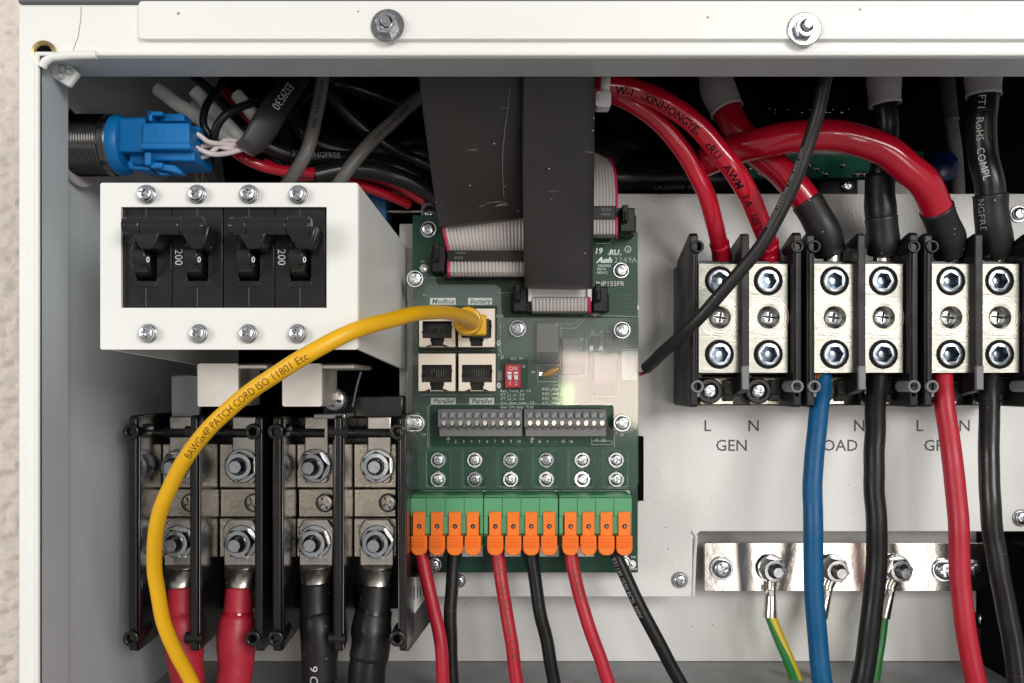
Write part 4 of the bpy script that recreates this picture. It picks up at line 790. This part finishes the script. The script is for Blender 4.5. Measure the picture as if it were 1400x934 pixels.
# ================================================================ GEN / LOAD / GRID TERMINAL BLOCKS (right)
ZH = 388
def tblock(label):
    t = thing('terminal_block', label, 'terminal block', P(1018, 557, ZH), 'terminal blocks for generator, load and grid')
    b = MB(); b.box(X(944, ZH), X(1095, ZH), 408, ZP-.4, Z(556, ZH), Z(350, ZH)); b.build('base', 'black', t, bevel=.6)
    b = MB(); b.box(X(944, ZH)+1, X(1095, ZH), 399, 408, Z(517, ZH), Z(352, ZH)); b.build('core', 'black', t, bevel=.3)
    for i, (xa, xb, yt_, yb_) in enumerate(((943.5, 954.5, 318, 557), (1014, 1025.5, 320, 536), (1084.5, 1096, 317, 557))):
        d = MB(); zb = 410; zz = Z(yt_, ZH)
        if i == 1: d.xprism(X(xa, ZH), X(xb, ZH), [(ZH+1, zz), (ZH+3, zz+.6), (zb+8, zz-5), (zb+10, zz-14), (zb+8, Z(548, ZH)), (ZH+4, Z(yb_, ZH)), (ZH+1, Z(yb_, ZH)+1)])
        else:
            d.xprism(X(xa, ZH), X(xb, ZH), [(ZH, zz-1.2), (ZH+1.5, zz), (ZH+5, zz-.5), (zb+8, zz-8), (zb+12, zz-16), (zb+15, Z(557, ZH)), (ZH+1.5, Z(557, ZH)), (ZH, Z(555, ZH))])
            s_ = 1 if i == 0 else -1; xin = xb if i == 0 else xa
            d.pbox(xa+2.5, 345, xb-2.5, 528, ZH-.7, ZH+1)
        dv = d.build('divider', 'blackmatte', t, bevel=.55)
        if i == 1:
            u = MB(); u.pbox(xa+.5, 500, xb-1, 533, ZH-.4, ZH+2); u.build('clip', 'greyterm', dv, bevel=.4)
        else:
            for y in (337.5, 528.5):
                xe = xa+9.5 if i == 0 else xa+4.5
                e = MB(); q = mm(9, ZH); e.lathe(P(xe, y, ZH), (0, -1, 0), [(q, -12), (q, .9), (q*.92, 1.3), (q*.66, 1.3), (q*.6, .9), (q*.58, -10), (.05, -10)], 24); ee = e.build('eyelet', 'greyterm' if y > 500 else 'blackmatte', dv, bevel=.15)
                if y > 500: MB().pbox(xe-3, 536, xe+4, 543, ZH, ZH+3).build('eyelet_foot', 'greyterm', dv, bevel=.3)
    zm = 393
    for xa, xb in ((955.5, 1011.5), (1023.5, 1077)):
        xc = (xa+xb)/2
        b = MB(); b.prism([[(xa, 361), (xb, 361), (xb, 509.5), (xa, 509.5)], circ(xc, 384, 20.2), circ(xc, 484.5, 20.2), circ(xc+.5, 434, 15.6)], zm, 408); mb = b.build('clamp_body', 'clamp', t)
        for y in (384, 484.5):
            s = fast('socket', 'bluesteel', 'set_screw', t, xc+rng.uniform(-.6, .6), y, zm+.8, 17.6, rng.uniform(0, 60), 0); sub('well', 'socketdark', 'hex_recess', s); sub('annulus', 'ink', 'gap_shade', s, 1.14, .0)  # black annulus paints the shaded gap round each set screw
            MB().lathe(P(xc-.5, y, zm+5.2), (0, -1, 0), [(mm(3.6, zm), 0), (mm(4.2, zm), .3), (.02, .35)], 14, cap=False).build('socket_glint', 'zinc', t)
        MB().prism(circ(xc+.5, 434, 15.9), zm+10, zm+11).build('bore_floor', 'zincdark', t)
        s = fast('combo', 'zinc', 'bore_screw', t, xc-.5, 434.5, zm+8.2, 13.6, rng.choice((0, 8, 48, 70, 20)), 0)
        rr_ = MB()
        for q in (21, 24.5, 28): rr_.lathe(P(xc+.5, 434, zm), (0, -1, 0), [(mm(q, zm), .02), (mm(q-.5, zm), .05), (mm(q-1.0, zm), .02)], 40, cap=False)
        rr_.build('machining_ring', 'nickelb', t)
        MB().pbox(xa+2, 510.5, xb-1, 517, 399, 409).build('lip', 'blackmatte', t, bevel=.4)
        f = MB(); f.pbox(xa+2, 517, xb-9, 553, 407, 409); f.build('foot_plate', 'nickelb', t, bevel=.3)
        s = fast('cross', 'zinc', 'foot_screw', t, xc-14, 534.5, 404, 10.2, None, 0); sub('ring', 'black', 'collar', s, 1.75, -.1)
        f = MB(); f.xprism(X(xb-10, ZH), X(xb+5, ZH), [(402, Z(519, ZH)), (402, Z(540, ZH)), (409, Z(554, ZH)), (409, Z(519, ZH))]); f.build('foot_rib', 'black', t, bevel=.4)
        f = MB(); f.lathe(P(xc+18, 534, 404), (0, -1, 0), [(mm(11, 404), -2), (mm(10, 404), .3), (mm(6, 404), .6), (.1, .6)], 18); f.build('foot_boss', 'black', t)
    return t
tb1 = tblock('black two-way terminal block above the letters GEN, crossed by the slim black lead')
copy_tree(tb1, (mm(159.5, ZH), 0, 0), 'black two-way terminal block whose bottom holds the blue cable')
copy_tree(tb1, (mm(320.5, ZH), 0, 0), 'black two-way terminal block whose bottom holds a thin red cable')

up = 'cables entering the terminal blocks from above'
A = [(835, 128, 372), (868, 144, 372), (905, 172, 374), (940, 215, 378), (964, 262, 382), (979, 310, 390), (985, 346, 401), (986, 360, 404)]
cable('power_cable', 'slim red cable curving innermost from the white tie into the first clamp', A, 12.6, 'redpvc', group=up, sleeves=[(.80, 1, 1.08, 'redpvc')])
B = [(800, 112, 362), (840, 117, 364), (880, 127, 366), (925, 150, 367), (972, 192, 369), (1008, 240, 373), (1035, 292, 384), (1050, 338, 400), (1053, 360, 404)]
cable('power_cable', 'red cable with black lettering curving from the white tie to the second clamp', B, 15, 'redpvc', group=up, sleeves=[(.86, 1, 1.07, 'redpvc')],
      prints=[('W-1   -XINHONGYE-    cRU   AWM   I A   105°C  1000V', 12, 3.15, -20, 'ink', 1)])
Cc = [(975, 90, 408), (986, 135, 404), (1008, 178, 402), (1040, 214, 402), (1078, 246, 400), (1110, 285, 399), (1128, 322, 401), (1135, 346, 403)]
cable('power_cable', 'thick red cable from a grey sleeve, diving under the arch into a black sleeve', Cc, 19.5, 'redpvc', group=up, sleeves=[(.0, .21, 1.14, 'greysleeve'), (.69, 1, 1.06, 'sleeve')])
D = [(962, 222, 400), (1000, 206, 395), (1050, 192, 388), (1105, 186, 384), (1155, 188, 382), (1205, 204, 382), (1250, 236, 384), (1280, 280, 391), (1294, 322, 399), (1299, 347, 403)]
cable('power_cable', 'thick red cable arching over the others into the black sleeve', D, 20.5, 'redpvc', group=up, sleeves=[(.79, 1, 1.05, 'sleeve')])
E = [(1207, 70, 398), (1209, 130, 398), (1212, 180, 399), (1205, 235, 400), (1204, 290, 400), (1207, 330, 402), (1207, 346, 404)]
cable('power_cable', 'black cable dropping from a grey sleeve behind the red arch', E, 15.5, 'blackpvc', group=up, sleeves=[(.0, .21, 1.35, 'greysleeve'), (.52, .78, 1.26, 'blackmatte'), (.70, 1, 1.36, 'sleeve')])
Fc = [(1344, 70, 394), (1344, 120, 394), (1342, 170, 395), (1344, 210, 396), (1352, 250, 396), (1357, 300, 398), (1361, 335, 402), (1362, 346, 404)]
cable('power_cable', 'black cable with large white lettering dropping from a grey sleeve', Fc, 19.5, 'blackpvc', group=up, sleeves=[(.0, .19, 1.15, 'greysleeve'), (.62, 1, 1.13, 'sleeve')],
      prints=[('FT1  RoHS   COMPL', 21, 2.95, -5, 'inkw', 1), ('NGFREE TUBE', 66, 2.9, -32, 'inkdim', 1.14)])
# bared ferrules under the sleeves
for x, y in ((1139, 344), (1207, 344), (1301, 344), (1363, 344)):
    f = thing('cable_ferrule', 'x', 'ferrule', P(x, 362, 400)); 
    f['label'] = {1139: 'bright ferrule under the black end of the diving thick red cable', 1207: 'bright ferrule under the plain black sleeve', 1301: 'bright ferrule under the black end of the red arch cable', 1363: 'bright ferrule under the lettered black sleeve'}[x]
    f['group'] = 'bare ferrules entering the clamps'
    u = MB(); u.loft([[P(x, y+k*2.2, 402)+Vector(((4.4+.2*(k % 2))*math.cos(a), (2.6+.2*(k % 2))*math.sin(a), 0)) for a in [2*math.pi*j/16 for j in range(16)]] for k in range(9)]); u.build('crimp', 'nickel', f)

sl = 'slim black lead slanting across the GEN terminal block'
cable('sensor_lead', 'slim black sleeved lead slanting across the terminal block marked GEN', [(884, 503, 405), (905, 483, 392), (950, 441, 376), (1000, 386, 368), (1045, 328, 362), (1080, 264, 358), (1106, 196, 354), (1122, 140, 350), (1132, 90, 347)], 8.2, 'sleeve', 'lead', prints=[('E329530 UNGFREE TUBE 600V 125C', 88, 1.5, 48, 'inkdim', 1)])
cable('sensor_wire', 'thin red wire end leaving the slim black lead towards the board', [(893, 497, 404), (886, 507, 408), (878, 511, 411), (866, 513, 411)], 2.4, 'redpvc', 'wire')

lo = 'cables leaving the terminal blocks downwards'
blu = cable('outgoing_cable', 'blue cable running straight down from its terminal block', [(1124, 500, 402), (1123, 530, 398), (1117, 580, 392), (1113, 640, 388), (1111, 700, 385), (1112, 760, 384), (1115, 840, 383), (1120, 900, 382), (1130, 990, 381)], 12.6, 'blue', group=lo)
for i in range(5): MB().tube([P(1116+i*3.4, 507, 397), P(1115+i*3.6, 518, 396.5)], .5, 6).build('strand', 'copper', blu)
cable('outgoing_cable', 'black cable between the blue and the red cable, bowing sideways', [(1199, 500, 402), (1198, 530, 398), (1195, 600, 390), (1195, 660, 386), (1199, 720, 384), (1197, 790, 383), (1189, 860, 382), (1179, 925, 381), (1168, 990, 381)], 13.2, 'blackmatte', group=lo)
cable('outgoing_cable', 'red cable running down across the earth bar', [(1288, 500, 402), (1290, 530, 397), (1297, 590, 391), (1305, 650, 387), (1311, 720, 385), (1313, 790, 384), (1320, 860, 383), (1331, 920, 382), (1345, 990, 381)], 13, 'redmatte', group=lo, prints=[])
cable('outgoing_cable', 'black cable nearest the frame edge, bending outwards at its foot', [(1353, 500, 402), (1353, 540, 397), (1352, 600, 391), (1353, 660, 387), (1357, 720, 385), (1366, 780, 384), (1378, 840, 383), (1388, 900, 382), (1396, 990, 381)], 13, 'blackpvc', group=lo)
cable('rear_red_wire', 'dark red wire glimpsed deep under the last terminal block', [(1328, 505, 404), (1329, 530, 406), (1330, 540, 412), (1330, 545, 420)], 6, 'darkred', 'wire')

# ================================================================ EARTH BAR
ZE = 441
gb = thing('earth_bar', 'shiny nickel earth bar with bolts and screws across the lower right', 'earth bar', P(1160, 808, ZE))
MB().prism(rrect(963.5, 742.5, 1359, 808, 2.5), ZE, ZE+4).build('bar', 'chrome', gb, bevel=.7, seg=3)
for x in (986, 1335): MB().lathe(P(x, 777, ZE+4), (0, 1, 0), [(5, 0), (5, 11)], 14).build('standoff', 'dark', gb)
s = screw(gb, 986, 777, ZE-.3, 12.5, 'combo', washer=1.28)
s = screw(gb, 1290, 779.5, ZE-.3, 12.5, 'combo', washer=1.25); s = screw(gb, 1333, 777, ZE-.2, 9.5, m='zincdark', washer=1.2, wm='zincdark')
for x, y in ((1055, 778), (1140, 778), (1226, 778)):
    n_ = fast('nut', 'zincdark', 'nut', gb, x, y, ZE-1.8, 17.2, rng.uniform(0, 60), .7); sub('washer', 'zinc', 'washer', n_, 1.12, -.14); sub('stud', 'zincdark', 'stud', n_, .95, -.1)
def earth(label, x, y, dx, wire, m2):
    t = thing('earth_wire', label, 'wire', P(x, y, ZE-2), 'earth wires on the nickel bar')
    u = MB(); u.prism([circ(x, y, 15, 22), circ(x, y, 7, 16)], ZE-1.6, ZE-.5); u.build('ring_lug', 'nickel', t, bevel=.2)
    x2, y2 = x+dx*.45, y+31; x3, y3 = x+dx, y+66
    u = MB(); u.tube([P(x+dx*.15, y+12, ZE-1.6), P(x2, y2-6, ZE-2.2), P(x2, y2, ZE-3)], lambda q: 2.9-.5*q, 12); u.tube([P(x2, y2-2, ZE-3), P(x2+(x3-x2)*.45, y2+13, ZE-4), P(x3, y3, ZE-5)], lambda q: 2.3+1.2*q, 14); u.build('crimp_barrel', 'nickel', t)
    u = MB(); u.pbox(x2-3, y2-2, x2+3, y2+7, ZE-7.2, ZE-5.5); u.build('crimp_window', 'zincdark', t, bevel=.3)
    pts = path(*([(x3, y3-3, ZE-5)]+wire)); MB().tube(pts, 2.9, 18).build('jacket', 'yg_y' if m2 else 'yg_g', t)
    if m2:
        g = MB(); n = 9; rings = []
        for i, p in enumerate(pts):
            tt = (pts[min(i+1, len(pts)-1)]-pts[max(i-1, 0)]).normalized(); nn = -p.normalized(); nn = (nn-tt*nn.dot(tt)).normalized(); uu = nn.cross(tt)
            rings.append([p+(nn*math.cos(a)+uu*math.sin(a))*2.93 for a in [R(-130+i*2+k*14) for k in range(n)]])
        g.loft(rings, False, False); g.build('stripe', 'yg_g', t)
    return t
earth('yellow and green earth wire hanging from the first nut of the bar', 1055, 778, -2, [(1066, 874, 433), (1082, 912, 430), (1108, 985, 428)], 1)
earth('earth wire lug mostly hidden behind the blue cable', 1140, 778, -18, [(1120, 874, 433), (1118, 912, 430), (1112, 985, 428)], 1)
earth('green earth wire half hidden behind the bowing black cable', 1226, 778, -19, [(1203, 874, 433), (1197, 912, 430), (1188, 985, 428)], 0)

# ================================================================ TOP EDGE DETAILS
ct = thing('cable_tie', 'white nylon cable tie round the slim red cables under the top lip', 'cable tie', P(825, 146, 352))
MB().prism(rrect(814.5, 125, 835.5, 146, 4), 350, 357).build('head', 'tie', ct, bevel=.8)
MB().prism(rrect(818, 129, 831, 138, 2), 349.3, 350.2).build('latch', 'tie', ct, bevel=.3)
MB().loft([[P(821, 128, 352), P(833, 128, 352)], [P(821.5, 115, 351), P(834, 115, 351)], [P(822, 100, 351), P(835, 100, 351)], [P(824, 90, 356), P(837, 90, 356)], [P(826, 88, 372), P(839, 88, 372)]], False, False).build('strap', 'tie', ct, solid=1.2)
vd = thing('blue_varistor', 'dark blue disc component peeking out behind the red arch', 'varistor', P(1288, 250, 440))
MB().lathe(P(1288, 228, 440), (0, -1, 0), [(8.2, -2), (8.3, 0), (7.6, 2.0), (5.5, 3.2), (2, 3.8), (.05, 3.9)], 28).build('disc', 'navy', vd)
cable('grey_tube', 'pinkish grey tube hanging in the dark beside the blue disc', [(1292, 60, 450), (1296, 125, 448), (1303, 180, 446), (1309, 230, 445), (1311, 300, 445)], 8.5, 'greycable', 'tube', sleeves=[(0, .45, 1.15, 'relay')])
cable('black_tube', 'fat black sleeve lying along the top of the mounting plate', [(812, 244, 452), (860, 244, 452), (930, 243, 452), (1010, 244, 452)], 21, 'blackpvc', 'tube', prints=[('UNGFREE TUBE', 30, 2.6, -38, 'inkdim', 1)])

# ================================================================ TOP LEFT: SWITCH, PLUG AND WIRES
ZS = 345
def tl(pts): return [(x, y, z-45*(1-min(1, max(0, (x-250)/300)))) for x, y, z in pts]
pb = thing('push_button', 'steel push button barrel with fine threads through the cabinet side wall', 'push button', P(97, 200, ZS))
xw = xl2+.05; R0 = mm(41.5, ZS); cb = P(97, 199, ZS)
pr = [(R0*.97, 0)]
for i in range(14): pr += [(R0, .6+i*1.02), (R0*.955, 1.11+i*1.02)]
xe = X(162, ZS)-xw
pr += [(R0*.99, 15), (R0*.99, xe-1), (R0*.93, xe), (.1, xe)]
MB().lathe(Vector((xw, ZS, cb.z)), (1, 0, 0), pr, 48).build('barrel', 'barrel', pb, smooth=25)
MB().lathe(Vector((xw, ZS, cb.z)), (1, 0, 0), [(R0*1.17, 0), (R0*1.17, 1.2), (R0*1.05, 2.2)], 6, cap=False).build('nut', 'nickelp', pb)
MB().lathe(Vector((xw+.2, ZS+2, cb.z-1)), (1, -.12, .1), [(R0*1.24, 0), (R0*1.24, 1.0), (R0*.9, 1.0)], 40, cap=False).build('gasket', 'greysleeve', pb)
bc = thing('blue_plug', 'bright blue plastic plug clipped on the steel push button', 'plug', P(215, 240, 340))
q = MB(); q.lathe(P(158, 199, ZS), (1, 0, 0), [(R0*.96, 0), (R0*.98, 3), (R0*.9, 5), (.1, 5)], 32); q.build('collar', 'bluepl', bc, bevel=.4)
q = MB(); q.pbox(162, 161, 199, 208, 338, 360); q.pbox(176, 159, 228, 226, 342, 360); q.build('body', 'bluepl', bc, bevel=.7)
q = MB(); q.pbox(194, 167.5, 259, 203.5, 335, 358); q.pbox(192, 194, 260, 204, 333.5, 350); q.build('plug_block', 'bluepl', bc, bevel=.7)
q = MB(); q.pbox(198, 207, 266, 220, 338, 358); q.pbox(250, 172, 273, 226, 346, 358); q.build('rear_block', 'bluepl', bc, bevel=.6)
q = MB(); q.pbox(202, 152, 222, 158, 336, 350); q.pbox(202, 152, 208, 166, 336, 344); q.pbox(218, 155, 252, 166, 340, 348); q.pbox(180, 160, 200, 166, 340, 350); q.build('latch', 'bluepl', bc, bevel=.5)
q = MB(); q.pbox(197, 208, 206, 226, 333, 342); q.xprism(X(205, 334), X(222, 334), [(334, Z(222, 334)), (334, Z(230, 334)), (342, Z(230, 334)), (342, Z(218, 334))]); q.prism([(215, 224), (240, 226), (247, 233), (250, 239), (240, 236), (216, 231)], 335, 340); q.build('lever', 'bluepl', bc, bevel=.5)
q = MB(); q.prism([(173, 221), (180, 219), (182, 227), (205, 229), (206, 233), (176, 231)], 336, 342); q.prism([(212, 233), (232, 237), (228, 240), (218, 239)], 338, 341); q.build('hinge', 'bluepl', bc, bevel=.4)
for x0, x1 in ((205, 207), (212, 213.5), (221, 223)): MB().pbox(x0, 176, x1, 188, 334.8, 336).build('plug_ridge', 'bluepl', bc, bevel=.15)
pw = 'pale wires from the blue plug'
for lab, pts in zip(('topmost pale pink wire leaving the blue plug', 'pale pink wire leaving the middle of the blue plug', 'lowest pale pink wire, leaving the blue plug near its lever', 'pale pink wire half hidden behind the other three'), ([(258, 179, 386), (272, 185, 386), (285, 194, 386), (305, 197, 388), (330, 199, 390)], [(257, 199, 386), (270, 203, 385), (288, 210, 384), (306, 210, 386), (332, 204, 389)], [(264, 217, 388), (280, 214, 388), (292, 206, 388), (308, 192, 390), (330, 195, 391)], [(262, 200, 390), (276, 200, 390), (294, 199, 389), (312, 203, 389), (332, 200, 391)])):
    cable('plug_wire', lab, tl(pts), 3.6, 'pinkwire', 'wire', pw, n=12)
es = thing('black_sleeve', 'flat black sleeve printed E329530 gathering the pale wires', 'sleeve', P(335, 205, 355))
Pt = lambda *a: P(*tl([a])[0])
rows = [(Pt(322, 196, 387), Pt(346, 214, 387)), (Pt(332, 186, 385), Pt(366, 200, 385)), (Pt(346, 160, 384), Pt(386, 170, 384)), (Pt(366, 130, 388), Pt(402, 142, 388)), (Pt(392, 95, 400), Pt(424, 110, 400))]
rows = list(zip(spline([a for a, b in rows], 6), spline([b for a, b in rows], 6)))
flatsleeve('sleeve', es, rows, 2.6)
ctr_ = [(a+b)/2 for a, b in rows][::-1]
u = MB(); tubetext(u, 'E329530', ctr_, 40, 14, 3.3, 0, eps=2.8, flat=True); u.build('print', 'inkw', es, smooth=0, keep=True)
wt = 'white tubes in the upper left corner'
_tl = tl
def tl(pts): return [(x, y, z-18) for x, y, z in _tl(pts)]
cable('white_tube', 'longest white tube end, nearest the blue plug', tl([(216, 122, 432), (240, 140, 430), (275, 163, 428), (320, 194, 426)]), 9.5, 'whitetube', 'tube', wt)
cable('white_tube', 'white tube end in the middle, crossed by a black loop', tl([(266, 124, 430), (285, 145, 428), (312, 172, 424), (330, 192, 424)]), 9.5, 'whitetube', 'tube', wt)
cable('white_tube', 'short white tube end beside the printed black sleeve', tl([(324, 130, 428), (334, 142, 426), (352, 165, 426), (360, 178, 428)]), 9, 'whitetube', 'tube', wt)
cable('white_tube', 'lowest white tube crossing behind the pale wires', tl([(262, 145, 440), (290, 165, 436), (330, 200, 432), (345, 215, 432)]), 9, 'whitetube', 'tube', wt)
tl = _tl
bw = 'loose black wires in the upper left corner'
for lab, pts, r, m in (('thin black wire looping down beside the white tubes', [(312, 95, 408), (300, 120, 400), (283, 145, 394), (278, 170, 392), (288, 190, 392), (298, 215, 396), (303, 250, 404)], 5, 'blackmatte'),
        ('thin black wire curving over the middle white tube', [(380, 128, 392), (345, 140, 388), (312, 155, 386), (296, 175, 388), (292, 200, 392), (296, 230, 400), (308, 255, 406)], 5.5, 'blackmatte'),
        ('glossy black cable passing under the printed sleeve', [(330, 180, 410), (365, 200, 408), (410, 215, 408), (470, 216, 410), (540, 228, 412), (600, 260, 416)], 11, 'blackpvc'),
        ('black cable with mirrored white print beside the grey cables', [(400, 150, 418), (425, 190, 414), (470, 206, 412), (530, 206, 412), (600, 215, 414)], 11, 'blackpvc'),
        ('black cable slanting down towards the flat sleeves', [(440, 112, 410), (470, 150, 408), (510, 186, 408), (560, 214, 410), (600, 232, 412)], 9.5, 'blackpvc'),
        ('black cable arching low over the red wires', [(430, 240, 404), (480, 232, 402), (530, 238, 402), (580, 258, 404), (610, 280, 408)], 12, 'blackpvc'),
        ('black cable rising steeply beside the printed sleeve', [(470, 95, 430), (420, 130, 428), (395, 170, 424), (400, 230, 424), (420, 260, 426)], 9, 'blackpvc'),
        ('thin black wire slanting behind the white tubes', [(255, 95, 440), (300, 135, 436), (345, 185, 430), (400, 235, 424)], 6, 'blackpvc'),
        ('thick black cable bending behind the upright grey cable', [(385, 100, 436), (400, 150, 432), (440, 190, 428), (520, 200, 428), (590, 190, 430)], 12, 'blackpvc'),
        ('black cable in the far dark, near the lip', [(450, 112, 440), (500, 125, 440), (570, 150, 440)], 13, 'blackpvc')):
    cable('black_wire', lab, tl(pts), r, m, 'wire', bw, prints=[('TNAIPMOC', 20, 2.8, 170, 'inkdim', 1), ('E329', 16, 2.6, 150, 'inkdim', 1)] if 'mirrored' in lab else ([('329  UNGFREE', 22, 2.4, 20, 'inkdim', 1)] if 'passing' in lab else []))
for lab, pts, r, m in (('bright red wire sagging from the pale wires', [(318, 205, 402), (340, 220, 400), (375, 232, 400), (420, 236, 402), (470, 236, 408), (530, 248, 412), (580, 275, 414)], 7.5, 'redpvc'),
        ('second red wire just under the first', [(360, 222, 410), (400, 240, 410), (450, 242, 410), (500, 256, 412), (560, 280, 416)], 7, 'redpvc'),
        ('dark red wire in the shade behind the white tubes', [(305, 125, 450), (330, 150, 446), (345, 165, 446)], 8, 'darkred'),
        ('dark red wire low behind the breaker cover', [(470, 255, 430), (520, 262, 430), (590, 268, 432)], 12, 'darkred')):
    cable('red_wire', lab, tl(pts), r, m, 'wire', 'red wires above the breaker cover')
cable('grey_cable', 'upright grey cable passing behind the breaker cover top', tl([(442, 80, 396), (439, 120, 396), (432, 160, 394), (420, 205, 392), (402, 238, 398), (388, 258, 408)]), 9, 'greycable', group='grey cables above the breaker cover', prints=[('AWM 2464 80C 300V', 10, 1.8, 0, 'ink', 1)])
cable('grey_cable', 'slanting grey cable ending under the flat black sleeve', tl([(592, 120, 404), (565, 140, 402), (530, 172, 400), (495, 208, 398), (470, 240, 400), (455, 262, 408)]), 9, 'greycable', group='grey cables above the breaker cover', prints=[('AWM 2464 80C 300V', 16, 1.8, 0, 'ink', 1)])
bx = thing('blue_relay_box', 'blue plastic box half hidden behind the corner of the breaker cover', 'box', P(512, 300, 425))
MB().pbox(488, 262, 528, 310, 420, 440).build('case', 'bluebox', bx, bevel=.8)
MB().pbox(500, 261, 516, 264, 419, 421).build('lid_edge', 'bluebox', bx, bevel=.2)
